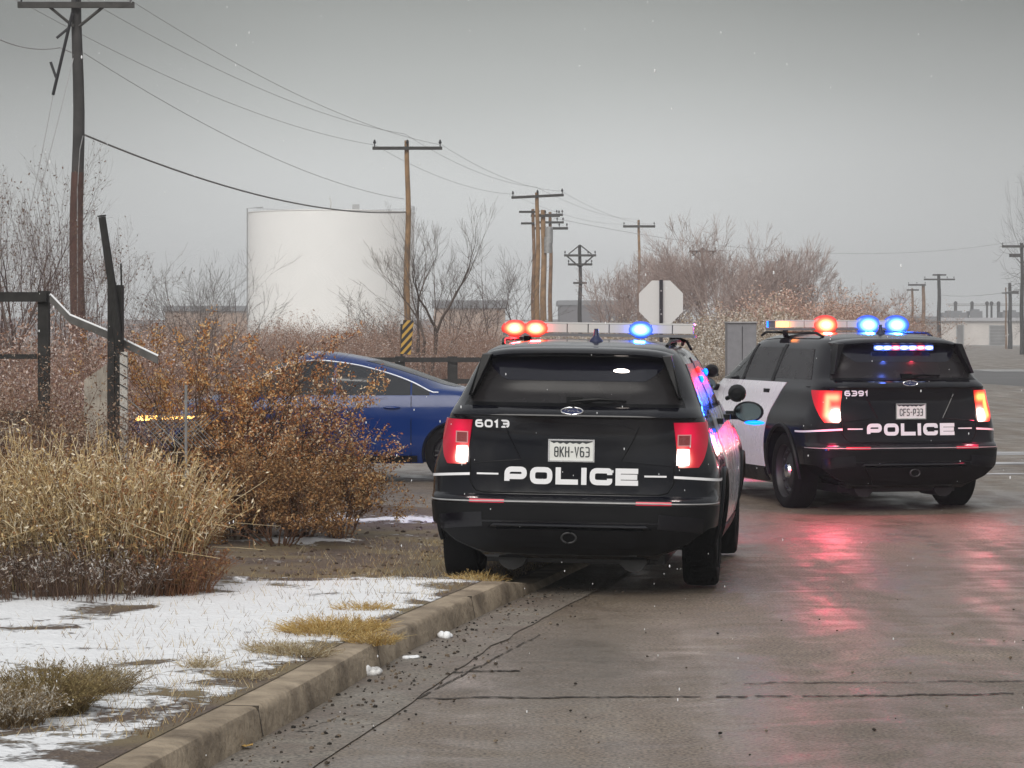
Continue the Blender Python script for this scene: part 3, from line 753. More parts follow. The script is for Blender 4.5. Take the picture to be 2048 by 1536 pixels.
        if tail_bright:
            rear_lamp(root, (sd * .84, p.y - .07, 1.05), (1, .02, .10), 15 if sd < 0 else 5, .16, 42, 'brake_light')
        else:
            fm = MB()
            for (x0, x1, z0, z1) in ((.715, .80, 1.110, 1.117), (.715, .80, 1.035, 1.041), (.715, .721, 1.041, 1.110), (.794, .80, 1.041, 1.110)):
                fm.grid(flat(x0, x1, z0, z1), 3, 1, .019, .006, flip=fl)
            fm.build('reflector_frame', mat('pink_frame', (.6, .3, .3), .3), tl)
            MB().grid(flat(.722, .793, 1.042, 1.109), 4, 3, .0165, .004, flip=fl).build('reflector_grid', mat('dim_red', (.22, .03, .03), .3, bump=.5, bscale=150), tl)
        # stripe: tailgate piece and body corner piece
        sg = MB(); 
        sg.grid((lambda u, v: sh.rear(sd * (.50 + .15 * u), .822 + .012 * v)) , 6, 1, .005, .002, flip=fl); sg.build('stripe', M['letter'], root)
        sg = MB(); sg.grid(lambda u, v: sh.corner(thx(.70, .8) + (thy(.55, .8) - thx(.70, .8)) * u, .815 - .03 * u + .018 * v, sd), 18, 1, .005, .002, flip=fl); sg.build('stripe', M['letter'], root)
        # bumper reflector
        MB().grid(lambda u, v: sh.rear(sd * (.45 + .24 * u), .632 + .020 * v), 6, 2, .008, .006, flip=fl).build('reflector', M['refl_red'], root)
        # mirror + spotlight
        my = 3.22; mm = MB(); mm.ball((sd * 1.08, my, 1.20), .120, .07, .085, 14, 9); mm.tube([(sd * .90, my + .05, 1.17), (sd * 1.06, my + .02, 1.17)], .035, 8)
        mir = mm.build('mirror', M['plastic'], root, smooth=True, ang=60)
        MB().lathe([(0, .001), (0, .115)], 'y', 20).build('mirror_glass', mat('mirror_glass', (.13, .17, .19), .05, 1), mir).matrix_local = Matrix.Translation((sd * 1.08, my - .071, 1.20)) @ Matrix.Diagonal((.88, 1, .62, 1))
        sp = MB(); sp.lathe([(-.08, .001), (-.075, .042), (-.035, .068), (.03, .072), (.05, .067), (.05, .001)], 'y', 20, (sd * .985, my + .05, 1.345)); sp.tube([(sd * .90, my + .1, 1.30), (sd * .97, my + .05, 1.33)], .018, 6)
        sp.build('spotlight', M['plastic'], root, smooth=True)
        for wy in (1.05, 4.07): wheel(root, sd * .845, wy, .382, .382, .25, sd, M['steel_black'])
        # roof rail
        MB().tube([(sd * .585, .95, 1.725), (sd * .60, 1.1, 1.76), (sd * .60, 2.6, 1.765), (sd * .58, 2.8, 1.73)], .014, 6).build('roof_rail', M['plastic'], root, smooth=True)
    # windshield
    MB().grid(lambda u, v: sh.front((2 * u - 1) * .66, 1.30 + .335 * v), 14, 8, -.015, .005, flip=True).build('windshield', M['glass'], root, smooth=True)
    # rear spoiler with side fins
    sp = MB(); N = 24; prof = [(.32, 1.655), (.305, 1.672), (.32, 1.690), (.40, 1.710), (.56, 1.716), (.56, 1.68), (.44, 1.645), (.36, 1.645)]
    for i in range(N + 1):
        x = -.655 + 1.31 * i / N; k = abs(x) / .655; dy = .12 * k ** 3; dz = -.018 * k ** 2 - .03 * k ** 8
        sp.v += [(x, y + dy * (1 if y < .5 else .6), z + dz) for y, z in prof]; sp.c += [(1, 1, 1)] * len(prof)
    n = len(prof)
    for i in range(N):
        for j in range(n): sp.f.append((i * n + j, (i + 1) * n + j, (i + 1) * n + (j + 1) % n, i * n + (j + 1) % n))
    sp.f.append(tuple(range(n))[::-1]); sp.f.append(tuple(N * n + j for j in range(n)))
    spo = sp.build('spoiler', M['paint_black'], root, smooth=True, ang=40)
    for sd in (-1, 1):
        f = MB(); A = [(sd * .655, .34, 1.655), (sd * .645, .60, 1.67), (sd * .735, .345, 1.36), (sd * .735, .24, 1.37)]
        inner = [(x - sd * .05, y + .015, z) for x, y, z in A]
        inner = [(A[0][0] - sd * .06, A[0][1], A[0][2]), (A[1][0] - sd * .06, A[1][1], A[1][2]), (A[2][0] - sd * .03, A[2][1], A[2][2]), (A[3][0] - sd * .02, A[3][1] + .02, A[3][2])]
        f.add(A + inner, [(0, 1, 2, 3), (4, 7, 6, 5), (0, 3, 7, 4), (1, 5, 6, 2), (0, 4, 5, 1), (3, 2, 6, 7)]); f.build('fin', M['plastic'], spo)
    # frit band under the spoiler, wavy lower edge
    def band(u, v):
        x = (2 * u - 1) * .60; k = abs(2 * u - 1); lo = 1.475 + .10 * max(0, (k - .78) / .22) ** 1.5
        return sh.rear(x, lo + (1.64 - lo) * v)
    MB().grid(band, 40, 5, .006, .003).build('window_band', mat('frit', (.006, .006, .012), .12), rw, smooth=True)
    # tailgate: seam, lower cut line, recess for the plate
    seam = MB()
    def seam_path():
        pts = [(-.70, .93), (-.70, .78), (-.66, .715), (-.6, .70), (.6, .70), (.66, .715), (.70, .78), (.70, .93)]
        out = []
        for (a, b), (c, d) in zip(pts, pts[1:]):
            for k in range(8): out.append((a + (c - a) * k / 8, b + (d - b) * k / 8))
        return out + [pts[-1]]
    pp = [Vector(sh.rear(x, z)) + Vector((0, -.001, 0)) for x, z in seam_path()]; seam.tube(pp, .0045, 5); 
    seam.tube([Vector(sh.rear(-.90 + 1.80 * k / 24, 1.232)) for k in range(25)], .004, 5)
    seam.build('panel_gap', M['rubber'], root)
    for sx in (-1, 1):
        rc = MB()
        P_ = [(sx * .46, 1.165), (sx * .43, 1.10), (sx * .34, .93)]
        rc.tube([Vector(sh.rear(x, z)) + Vector((0, -.002, 0)) for x, z in P_], .006, 5)
        rc.tube([Vector(sh.rear(sx * (.34 + .34 * k / 6), .93 - .03 * k / 6)) + Vector((0, -.001, 0)) for k in range(7)], .005, 5)
        rc.build('tailgate_crease', M['paint_black'], root, smooth=True)
    led = MB().grid(lambda u, v: sh.rear((2 * u - 1) * (.45 - .10 * v), 1.13 + .05 * v), 12, 3, .012, .014)
    led.build('tailgate_ledge', M['paint_black'], root, smooth=True)
    # bumper lower cladding and diffuser, hitch, mufflers
    def clad(u, v):
        k = abs(2 * u - 1); th = thx(.001, .5) + R(86) * k; xx = abs(sh.corner(th, .5)[0]); lo = .285 + .075 * min(1, max(0, (xx - .62) / .18)) + .12 * min(1, max(0, (xx - .80) / .15))
        return sh.corner(th, lo + (.625 - lo) * v, 1 if u > .5 else -1)
    bc = MB().grid(clad, 64, 8, .006, .008)
    bc.build('bumper_cladding', M['plastic'], root, smooth=True, ang=60)
    MB().grid(lambda u, v: sh.rear((2 * u - 1) * (.40 + .10 * v), .30 + .16 * v), 12, 4, .03, .04).build('bumper_insert', M['plastic'], root)
    MB().grid(lambda u, v: sh.rear((2 * u - 1) * .62, .50 + .012 * v), 16, 1, .012, .012).build('bumper_groove', M['paint_black'], root)
    MB().grid(lambda u, v: (lambda p: (p[0], p[1] - .025 * math.sin(math.pi * v) - .004, p[2]))(sh.rear((2 * u - 1) * (.56 - .05 * v), .465 + .028 * v)), 20, 4, .006, .01).build('bumper_step', M['paint_black'], root, smooth=True)
    hr = MB(); hr.tube([(.05 * math.cos(a_), -.035, .40 + .035 * math.sin(a_)) for a_ in [6.2832 * k / 16 for k in range(17)]], .008, 6); hr.build('hitch_ring', M['steel_black'], root, smooth=True)
    for sx in (-1, 1):
        fl_ = sx < 0
        MB().grid(lambda u, v: sh.corner(thx(.60, .5) + (thx(.90, .5) - thx(.60, .5)) * u, .47 + .10 * v - .03 * u, sx), 10, 4, .010, .006, flip=fl_).build('bumper_pocket', M['paint_black'], root, smooth=True)
    ln = MB(); ln.tube([Vector(sh.corner(R(84) * abs(2 * k / 40 - 1), .642, 1 if k > 20 else -1)) + Vector((0, -.006, 0)) for k in range(41)], .005, 5)
    ln.build('bumper_trim', M['galv'], root)
    h = MB(); h.box(-.06, .06, .02, .35, .36, .44); h.box(-.45, .45, .12, .2, .27, .33); h.build('tow_hitch', M['steel_black'], root)
    h = MB()
    for sx in (-.42, .42): h.tube([(sx, .25, .25), (sx, .75, .25)], .10, 14)
    h.box(-.75, .75, .95, 1.12, .26, .42); h.tube([(-.75, 1.05, .37), (.75, 1.05, .37)], .05, 8)
    h.build('exhaust', M['steel_black'], root, smooth=True)
    MB().box(-.62, .62, .45, 4.4, .19, .26).box(-.50, .50, .30, .50, .21, .30).build('underbody', M['steel_black'], root)
    # plate
    pz, pw, ph = .998, .153, .072
    py_ = Vector(sh.rear(0, 1.0)).y
    pl = MB(); pl.box(-pw, pw, py_ - .022, py_ - .012, pz - ph, pz + ph); plo = pl.build('license_plate', M['plate'], root)
    fm = MB(); e = .006
    for bx in ((-pw - e, pw + e, pz + ph - .004, pz + ph + e), (-pw - e, pw + e, pz - ph - e, pz - ph + .004), (-pw - e, -pw + .004, pz - ph, pz + ph), (pw - .004, pw + e, pz - ph, pz + ph)):
        fm.box(bx[0], bx[1], py_ - .028, py_ - .008, bx[2], bx[3])
    fm.build('plate_frame', M['chrome'], plo)
    lt = lettering(plate, .022, .072, .0085, .0065, lambda a, b: (a + .004, py_ - .022, pz - .045 + b), off=.002, rad=.2); lt.build('plate_lettering', M['plate_ink'], plo)
    mt = MB(); js = [0, .018, .006, .022, .01, .026, .008, .02, .012, .024, .006, .02, .01, 0]
    for i in range(13):
        x0 = -pw + .01 + (2 * pw - .02) * i / 13; x1 = x0 + (2 * pw - .02) / 13
        mt.add([(x0, py_ - .0235, pz + ph - .006), (x1, py_ - .0235, pz + ph - .006), (x1, py_ - .0235, pz + ph - .01 - js[i + 1] * .7), (x0, py_ - .0235, pz + ph - .01 - js[i] * .7)], [(0, 3, 2, 1)])
    mt.build('plate_mountains', M['plate_ink'], plo)
    # police lettering, number, emblem
    lettering('POLICE', .118, .118, .036, .022, lambda a, b: sh.rear(a, .762 + b), off=.006, rad=.28).build('police_lettering', M['letter'], root)
    nx = -.55
    lettering(number, .044, .056, .0135, .009, lambda a, b: sh.rear(a + nx, 1.148 + b), off=.006, rad=.3).build('number_lettering', M['letter'], root)
    em = MB(); pe = Vector(sh.rear(0, 1.262)); pts = [(0.075 * math.cos(a), pe.y - .012, 1.272 + .024 * math.sin(a)) for a in [2 * math.pi * k / 28 for k in range(29)]]
    em.tube(pts, .0045, 6); eo = em.build('emblem', M['chrome'], root, smooth=True)
    em = MB(); em.v = [(0, pe.y - .010, 1.272)] + [(p[0] * .95, pe.y - .010, 1.272 + (p[2] - 1.272) * .9) for p in pts[:-1]]; em.c = [(1, 1, 1)] * len(em.v); em.f = [(0, k + 1, (k + 1) % 28 + 1) for k in range(28)]
    em.build('emblem_field', mat('emblem_blue', (.02, .03, .10), .2), eo)
    sc = [(-.05, .0), (-.045, .011), (-.03, .012), (-.036, -.01), (-.02, .002), (-.008, .006), (-.012, -.008), (.004, .005), (.014, -.006), (.022, .006), (.034, -.007), (.04, .013), (.038, -.006), (.052, -.004)]
    em = MB(); em.tube([(x, pe.y - .013, 1.272 + z) for x, z in sc], .0022, 5); em.build('emblem_script', M['chrome'], eo)
    # antenna
    an = MB(); an.lathe([(1.745, .055), (1.765, .045), (1.785, .025), (1.80, .018), (1.845, .014), (1.845, .001)], 'z', 16, (.07, 1.05, 0)); an.build('antenna', mat('antenna', (.01, .015, .06), .4), root, smooth=True)
    # light bar
    by = 2.15; z0, z1 = 1.785, 1.892
    lb = MB(); lb.box(-.72, .72, by - .14, by + .14, z0, z0 + .022); lb.box(-.70, .70, by - .11, by + .11, z0 + .028, z1 - .012)
    bo = lb.build('light_bar', mat('bar_grey', (.16, .16, .17), .4), root)
    for sx in (-.55, .55): MB().tube([(sx, by, 1.73), (sx, by, z0)], .03, 8).build('bar_mount', M['plastic'], bo)
    MB().tube([(.58, by - .05, z0), (.66, by - .1, z0 - .03), (.70, by - .25, 1.70)], .012, 6).build('bar_cable', M['plastic'], bo)
    tp = MB(); tp.box(-.71, .71, by - .135, by + .135, z1 - .012, z1); tp.build('bar_cover', M['lens_clear'], bo)
    nmod = 9; wm = 1.42 / nmod
    for i in range(nmod):
        x0 = -.71 + i * wm + .004; x1 = x0 + wm - .008; st = bar[i]
        mk = {'.': M['lens_clear'], 'r': M['red_lit'], 'b': M['blue_lit'], 'o': M['orange_lit'], 'd': M['lens_clear']}[st]
        md = MB().grid(lambda u, v: (x0 + (x1 - x0) * u, by - .138, z0 + .030 + (z1 - z0 - .044) * v), 14, 3, .002, .02)
        def mcol(v):
            T = [(0, (.05, .047, .045))]
            for j, s2 in enumerate(bar):
                if s2 in 'rbo':
                    q = abs(v.x - (-.71 + (j + .5) * wm)); c3 = {'r': (4, .01, .02), 'b': (.0, .28, 4), 'o': (4, 1.0, .08)}[s2]
                    T += [(q / .075, c3), (q / .16, tuple(.06 * w_ for w_ in c3))]
            return gz(*T)
        mo = md.paint(mcol).build('light_module', M['glow_bar'], bo, color=True)
        if st in 'rb':
            cx, cz = (x0 + x1) / 2, (z0 + z1) / 2 + .002; W_, H_ = extra['dome']
            cc = (1, .004, .006) if st == 'r' else (.0, .07, 1); hot_ = (9, 4.2, 1.6) if st == 'r' else (2.5, 6.5, 11)
            dm = MB().ball((cx, by - .12, cz), W_, .04, H_, 36, 22)
            dm.paint(lambda v: gz((math.hypot((v.x - cx) / W_, (v.z - cz) / H_) / .40, hot_), (math.hypot((v.x - cx) / W_, (v.z - cz) / H_) / .66, tuple(3.6 * q for q in cc)), (0, tuple(.35 * q for q in cc))))
            dm.build('dome', M['glow_dome'], mo, smooth=True, color=True)  # lamp glare built as an oversized glowing shell over the lit module
            col = (1, .01, .02) if st == 'r' else (.01, .10, 1)
            rear_lamp(root, ((x0 + x1) / 2, by - .19, z0 + .045), col, extra['pw'] * .6, .08, 40, 'strobe_light')
    for i, st in enumerate('b.r..b.r.'):
        if st != '.':
            x0 = -.71 + i * wm + .004; MB().box(x0, x0 + wm - .008, by + .112, by + .14, z0 + .030, z1 - .014).build('light_module', M['blue_lit' if st == 'b' else 'red_lit'], bo)
    for sx, kk in ((-.35, 'b'), (.35, 'r')):
        y_ = sh.yf(.68) + .02; MB().ball((sx, y_, .68), .07, .02, .03, 12, 6).build('grille_strobe', M['blue_core' if kk == 'b' else 'red_core'], root, smooth=True)
        l = bpy.data.lights.new('grille_light', 'AREA'); l.energy = 40; l.size = .1; l.color = (.02, .16, 1) if kk == 'b' else (1, .03, .04)
        lo_ = bpy.data.objects.new('grille_light', l); COL.objects.link(lo_); lo_.parent = root; lo_.location = (sx, y_ + .06, .68); lo_.rotation_euler = (R(90), 0, 0)
    if extra.get('strip'):
        yb = .30; cs = 'bbrbbrb'
        for i, c in enumerate(cs):
            xc = -.27 + i * .088 + .036
            def scol(v):
                q = math.hypot((v.x - xc) / 1.3, (v.z - 1.618) * 2)
                return gz((q / .020, (8, 8.5, 9) if c == 'b' else (9, 5, 3.5)), (q / .036, (.3, .9, 4) if c == 'b' else (4, .2, .3)), (0, (.0, .02, .2)))
            MB().grid(lambda u, v: (xc - .043 + .086 * u, .326, 1.592 + .052 * v), 12, 8, .002, .03).paint(scol).build('strip_lamp', M['glow_dome'], root, color=True)
        for i, c in enumerate('br'): point_lamp(root, (-.15 + i * .3, .24, 1.58), (.1, .2, 1) if c == 'b' else (1, .05, .1), 1.2, .03, 'strip_light')
    if extra.get('sides'):
        for y, z, k in ((1.66, 1.54, 'red_lit'), (1.66, 1.48, 'blue_lit'), (2.56, 1.52, 'blue_lit')):
            p = Vector(sh.side(y, z, 1)); m = MB(); m.ball((p.x + .01, y, z), .02, .05, .03, 12, 6); m.build('side_strobe', M[k], root, smooth=True)  # strobe light mirrored in the side windows, built as small glowing shapes
        m = MB(); m.ball((1.13, 3.17, 1.115), .08, .03, .018, 12, 6); m.build('mirror_strobe', M['blue_lit'], root, smooth=True)
        point_lamp(root, (1.25, 3.1, 1.1), (.1, .3, 1), .8, .04)
        p = Vector(sh.side(1.3, 1.1, 1))
        m = MB(); e = Vector(sh.rear(.31, 1.56)); m.ball((.31, e.y - .012, 1.545), .06, .012, .022, 14, 6); m.build('interior_lamp', M['white_lit'], rw, smooth=True)  # white reflection in the rear glass, added as a glowing ellipse
    return root

a = suv('black police vehicle numbered 6013 mounting the kerb, red and blue roof lights lit', '6013', 'BKH-V63', 'rr....b..', False, dict(pw=9, dome=(.105, .066), sides=True))
yaw = R(6.9)
a.location = (.383 , 19.7, 0.022); a.rotation_euler = (0, R(.75), -yaw); a.scale = (1, 1, .985)
b = suv('black and white police vehicle numbered 6391 on the wet crossing, brake lights glowing', '6391', 'CFS-P33', 'o..r..b.b', True, dict(pw=24, dome=(.150, .105), strip=True))
b.location = (3.92, 28.3, .045); b.rotation_euler = (R(.25), 0, R(14.5))

# ------------------------------------------------------------------ blue sedan
def sedan():
    root = empty('sedan', label='dark blue saloon car crossing behind the dry bushes, facing left', cat='car')
    Wt = [(.22, .84), (.35, .90), (.55, .925), (.75, .925), (.90, .905), (.98, .875), (1.1, .80), (1.25, .715), (1.38, .63), (1.45, .52), (1.485, .38), (1.50, .22)]
    YR = [(.22, .22), (.35, .06), (.55, .0), (.8, .01), (.95, .05), (1.0, .14), (1.04, .5), (1.08, .88), (1.2, 1.27), (1.3, 1.55), (1.4, 1.9), (1.46, 2.2), (1.485, 2.38), (1.50, 2.52)]
    YF = [(.22, 4.72), (.35, 4.84), (.55, 4.88), (.72, 4.82), (.85, 4.62), (.93, 4.15), (.99, 3.8), (1.1, 3.55), (1.2, 3.36), (1.3, 3.16), (1.4, 2.93), (1.46, 2.78), (1.485, 2.7), (1.50, 2.62)]
    lev = [.22, .26, .3, .35, .42, .5, .58, .64, .68, .72, .76, .8, .85, .89, .93, .96, .99, 1.02, 1.05, 1.08, 1.12, 1.16, 1.2, 1.25, 1.3, 1.35, 1.4, 1.43, 1.46, 1.475, 1.485, 1.493, 1.5]
    sh = Shell(Wt, YR, YF, Lr=.7, nr=3.2, Lf=1.0, nf=3, lev=lev)
    body = sh.mesh('body', M['paint_blue'])
    cut(body, [cyl_cut(1.0, .335, .37, .56, 1.3), cyl_cut(1.0, .335, .37, -1.3, -.56), cyl_cut(3.86, .335, .37, .56, 1.3), cyl_cut(3.86, .335, .37, -1.3, -.56)]); body.parent = root
    ztop = pchip([(1.25, 1.02), (1.5, 1.145), (1.8, 1.25), (2.2, 1.345), (2.6, 1.385), (2.9, 1.335), (3.2, 1.20), (3.5, 1.03)])
    for sd in (-1, 1):
        fl = sd < 0
        for (y0, y1) in ((1.28, 1.48), (1.50, 2.35), (2.38, 3.46)):
            MB().grid(lambda u, v: sh.side(y0 + (y1 - y0) * u, 1.0 + (ztop(y0 + (y1 - y0) * u) - 1.0) * v, sd), 14, 8, .003, .004, flip=fl).build('window', mat('sedan_window', (.012, .014, .017), .04, spec=.6), root, smooth=True)
        pts = [Vector(sh.side(y, ztop(y) + .012, sd)) + Vector((sd * .004, 0, 0)) for y in [1.18 + 2.36 * k / 40 for k in range(41)]]
        MB().tube(pts, .010, 6).build('window_trim', M['trim_satin'], root, smooth=True)
        for y in (1.49, 2.365, 3.42):
            MB().tube([Vector(sh.side(y, z, sd)) for z in (.32, .5, .7, .9, .985)], .005, 5).build('door_gap', M['rubber'], root)
        for y in (1.62, 2.5):
            p = Vector(sh.side(y, .86, sd)); MB().ball((p.x + sd * .012, y + .09, .86), .02, .10, .018, 12, 6).build('handle', M['paint_blue'], root, smooth=True)
        p = Vector(sh.side(3.3, 1.03, sd)); MB().ball((p.x + sd * .14, 3.3, 1.05), .11, .07, .065, 12, 8).tube([(p.x - sd * .02, 3.33, 1.0), (p.x + sd * .1, 3.3, 1.03)], .02).build('mirror', M['paint_blue'], root, smooth=True)
        # headlight strip
        hl = MB().grid(lambda u, v: sh.fcorner(R(40) + R(46) * u, .70 + .03 * u + (.065 - .03 * u) * v, sd), 14, 3, .006, .008, flip=not fl)
        hl.build('headlight', M['amber_lit'], root, smooth=True)
        tl = MB().grid(lambda u, v: sh.corner(R(20) + R(55) * u, .80 + .09 * v, sd), 12, 3, .006, .008, flip=fl); tl.build('tail_light', M['red_lens'], root, smooth=True)
        MB().grid(lambda u, v: sh.side(1.42 + 2.02 * u, .24 + .07 * v, sd), 12, 2, .012, .014, flip=fl).build('sill', M['plastic'], root, smooth=True)
        for wy in (1.0, 3.86): wheel(root, sd * .80, wy, .335, .335, .225, sd, M['steel_black'], cap=False)
    MB().grid(lambda u, v: sh.front((2 * u - 1) * .66, 1.0 + .38 * v), 14, 8, .003, .004, flip=True).build('windshield', M['glass_dark'], root, smooth=True)
    MB().grid(lambda u, v: sh.rear((2 * u - 1) * .55, 1.09 + .30 * v), 14, 8, .003, .004).build('rear_window', M['glass_dark'], root, smooth=True)
    h = MB().box(-.4, .4, 4.86, 4.895, .40, .62); h.build('grille', M['plastic'], root)
    # reflections of the strobes, built as small blue and red glowing shapes low on the door side
    return root
sd_ = sedan()
Dn = 33.1
sd_.location = (X(228, Dn) + 4.88, Dn + .92, .1); sd_.rotation_euler = (0, 0, R(90))

# ------------------------------------------------------------------ utility poles
def pole(px, D, ytop, ymat, label, arms, w=.25, m=None, extra=None, group='wooden utility poles', base=None):
    """arms: list of (row, half width m, thickness); rows in photo pixels give heights"""
    zb = zr(D) - .05; zt = Z(ytop, D)
    root = empty('utility_pole', (X(px, D), D, zb), 0, label, 'utility pole', group)
    n = 14
    pb = MB(); pb.tube([(0.03 * math.sin(i * .8) , 0, (zt - zb) * i / n) for i in range(n + 1)], [w * .5 * (1.12 - .42 * i / n) for i in range(n + 1)], 12)
    pb.build('pole', m or M['wood_tan'], root, smooth=True, ang=60)
    for (row, hw, th, *rest) in arms:
        z = Z(row, D) - zb; dx = rest[0] if rest else 0; tilt = rest[1] if len(rest) > 1 else 0
        a = MB(); Mx = Matrix.Translation((dx, -w * .5 - th / 2, z)) @ Matrix.Rotation(tilt, 4, 'Y')
        a.box(-hw, hw, -th / 2, th / 2, -th * .55, th * .55, Mx); a.build('crossarm', M['arm'], root)
        if hw > .7:
            for sx in (-hw * .94, 0 if len(arms) == 1 else hw * .5, hw * .94):
                i_ = MB(); i_.lathe([(0, .02), (.10, .02), (.12, .05), (.16, .055), (.2, .03), (.24, .03), (.24, .001)], 'z', 8, (sx + dx, -w * .5 - th / 2, z + th * .5 - sx * math.sin(tilt))); i_.build('insulator', M['metal_dark'], root, smooth=True)
    if extra: extra(root, zb, zt)
    return root
def braces(row, D, hw, drop):
    def f(root, zb, zt):
        z = Z(row, D) - zb
        for s in (-1, 1): MB().tube([(s * hw, -.16, z - .06), (s * .06, -.16, z - drop)], .035, 6).build('brace', M['arm'], root)
    return f
# nearest pole, dark above and reddish below, with its arm at the top edge of the picture
def p1x(root, zb, zt):
    braces(10, 60, .55, .46)(root, zb, zt)
    MB().tube([(.0, -.14, .3), (.02, -.14, 2.5), (.02, -.145, Z(380, 60) - zb), (.07, -.13, Z(300, 60) - zb), (.13, -.1, Z(272, 60) - zb)], .011, 6).build('conduit', M['galv'], root)
    lo = MB(); n = 14; zz = Z(320, 60) - zb; w = .29
    zs = [(zt - zb) * i / n for i in range(n + 1)]; k = max(i for i in range(n + 1) if zs[i] <= zz)
    lo.tube([(0.03 * math.sin(i * .8), 0, zs[i]) for i in range(k + 1)], [w * .5 * (1.12 - .42 * i / n) + .004 for i in range(k + 1)], 12); lo.build('lower_pole', M['wood_red'], root, smooth=True, ang=60)
pole(155, 60, -25, None, 'tallest nearest utility pole at far left, dark above and reddish brown below', [(12, 1.2, .11)], .29, M['wood_dark'], p1x)
pole(815, 100, 281, None, 'bare tan utility pole in front of the right side of the white tank', [(297, 1.2, .10)], .22)
pole(1075, 133, 385, None, 'tan utility pole with one slightly tilted crossarm behind the red roof lights', [(393, 1.2, .11, 0, -.05)], .24)
pole(1278, 217, 440, None, 'tan utility pole with single crossarm standing just left above the stop sign', [(453, 1.2, .16)], .25)
def tr(D, rows):
    def f(root, zb, zt):
        for (row, dx) in rows:
            z = Z(row, D) - zb; m = MB(); m.lathe([(z - .45, .001), (z - .45, .22), (z + .4, .22), (z + .45, .15), (z + .45, .001)], 'z', 12, (dx, -.2, 0)); m.build('transformer', M['galv'], root, smooth=True)
    return f
pole(1067, 150, 418, None, 'thin brown utility pole with a left-reaching short arm, in the middle cluster', [(424, .45, .1, -.3), (447, .35, .1, -.3)], .22, M['wood'])
pole(1087, 160, 420, None, 'thick brown utility pole carrying grey transformers in the middle cluster', [(432, .8, .12, .1)], .36, M['wood_tan'], tr(160, [(470, .3), (490, .25)]))
pole(1101, 175, 424, None, 'grey utility pole with two stacked crossarms, rightmost of the middle cluster', [(430, .75, .12), (445, .8, .12), (457, 1.05, .14)], .26, M['wood'])
def yb(D, row):
    def f(root, zb, zt):
        z = Z(row, D) - zb
        for s in (-1, 1): MB().tube([(s * .9, -.16, z), (s * .05, -.16, z - .75)], .05, 5).build('brace', M['arm'], root)
        for s in (-1, 1): MB().tube([(0, -.16, zt - zb), (s * .75, -.16, zt - zb - .6)], .04, 5).build('brace', M['arm'], root)
    return f
pole(1160, 190, 490, None, 'dark lone utility pole with three tiers of arms between the two roof lights', [(511, 1.05, .13), (529, .8, .13), (566, .45, .12)], .28, M['wood_dark'], yb(190, 511))
pole(1405, 215, 496, None, 'grey utility pole half hidden in the bare trees right of the stop sign', [(503, 1.0, .13)], .3, M['wood'], yb(215, 503))
pole(1878, 300, 548, None, 'distant pole with two short crossarms, left of the white building', [(550, .7, .14), (559, 1.6, .15)], .45, M['wood_dark'])
pole(1847, 330, 568, None, 'distant pole with arm reaching left, left of the two-armed one', [(570, 1.0, .18, -.8)], .5, M['wood'])
pole(1825, 340, 577, None, 'shortest thin distant pole above the blue roof lights', [(580, .7, .15)], .35, M['wood'])
pole(2044, 240, 486, None, 'dark utility pole cut by the right edge of the picture', [(493, 1.0, .18, -.7), (511, .5, .25, -.6)], .36, M['wood_dark'])
pole(2020, 330, 566, None, 'thick bent-topped pole with hooked head above the white building', [(585, .5, .3, .4)], .5, M['wood_dark'])
pole(2012, 330, 575, None, 'slim pole beside the hooked one above the white building', [(586, .5, .15)], .22, M['wood'])

def wire(pts, r, label, m='wire', sag=.02, cat='power line', name='power_line'):
    out = []
    for (A, B, sg) in pts:
        A = Vector(A); B = Vector(B); n = 22
        for k in range(n + 1):
            t = k / n; p = A.lerp(B, t); p.z -= 4 * sg * t * (1 - t); out.append(p)
    o = MB().tube(out, r, 4, col=None).build(name, M[m]); tag(o, label, cat, 'overhead lines'); return o
def tip(px, py, D): return W3(px, py, D)
arms = {1: (60, (44, 5), (155, -12), (268, 5)), 2: (100, (750, 290), (810, 268), (884, 290)), 3: (133, (1022, 388), (1072, 374), (1122, 382)), 4: (217, (1249, 448), (1278, 438), (1309, 448))}
P0 = [(-9.0 - 4.2, 14, 9.6), (-9 - 3.0, 14, 10.2), (-9 - 1.8, 14, 9.6)]
for k, nm in ((1, 'left'), (2, 'middle'), (3, 'right')):
    ps = [Vector(P0[k - 1])] + [tip(*arms[i][k], arms[i][0]) for i in (1, 2, 3, 4)]
    wire([(ps[0], ps[1], .5), (ps[1], ps[2], .45), (ps[2], ps[3], .35), (ps[3], ps[4], .4)], .007, 'thin overhead wire strung on the %s end of the tan poles\' crossarms' % nm if k != 2 else 'thin overhead wire strung on the tops of the tan poles', 'wire_light')
wire([(tip(166, 105, 60), tip(808, 398, 100), .5)], .008, 'faint lower overhead wire from below the first crossarm to the tan pole', 'wire_light')
wire([(tip(170, 270, 60), tip(812, 424, 100), .5)], .022, 'thick sagging communication cable running from the dark pole across the white tank', 'wire')
wire([(tip(-60, 45, 55), tip(120, 95, 60), .2), (tip(120, 95, 60), tip(150, 108, 60), 0)], .012, 'short overhead wire entering from the left edge to the nearest pole', 'wire_light')
wire([(tip(1108, 436, 175), tip(2046, 480, 240), 1.6)], .012, 'long faint wire from the middle pole cluster towards the right edge', 'wire_light')
wire([(tip(1880, 590, 300), tip(2046, 578, 240), .3)], .02, 'faint wire above the white building', 'wire_light')
g_ = MB(); g_.tube([tip(145, 25, 59.8), tip(106, 190, 59.8)], .035, 6)
g_.tube([tip(137, 56, 59.8), tip(113, 76, 59.8)], .03, 5); g_.tube([tip(112, 155, 59.8), tip(101, 124, 59.8)], .03, 5)
tag(g_.build('guy_strut', M['metal_dark']), 'dark hanging strut with short prongs left of the nearest pole', 'guy strut')
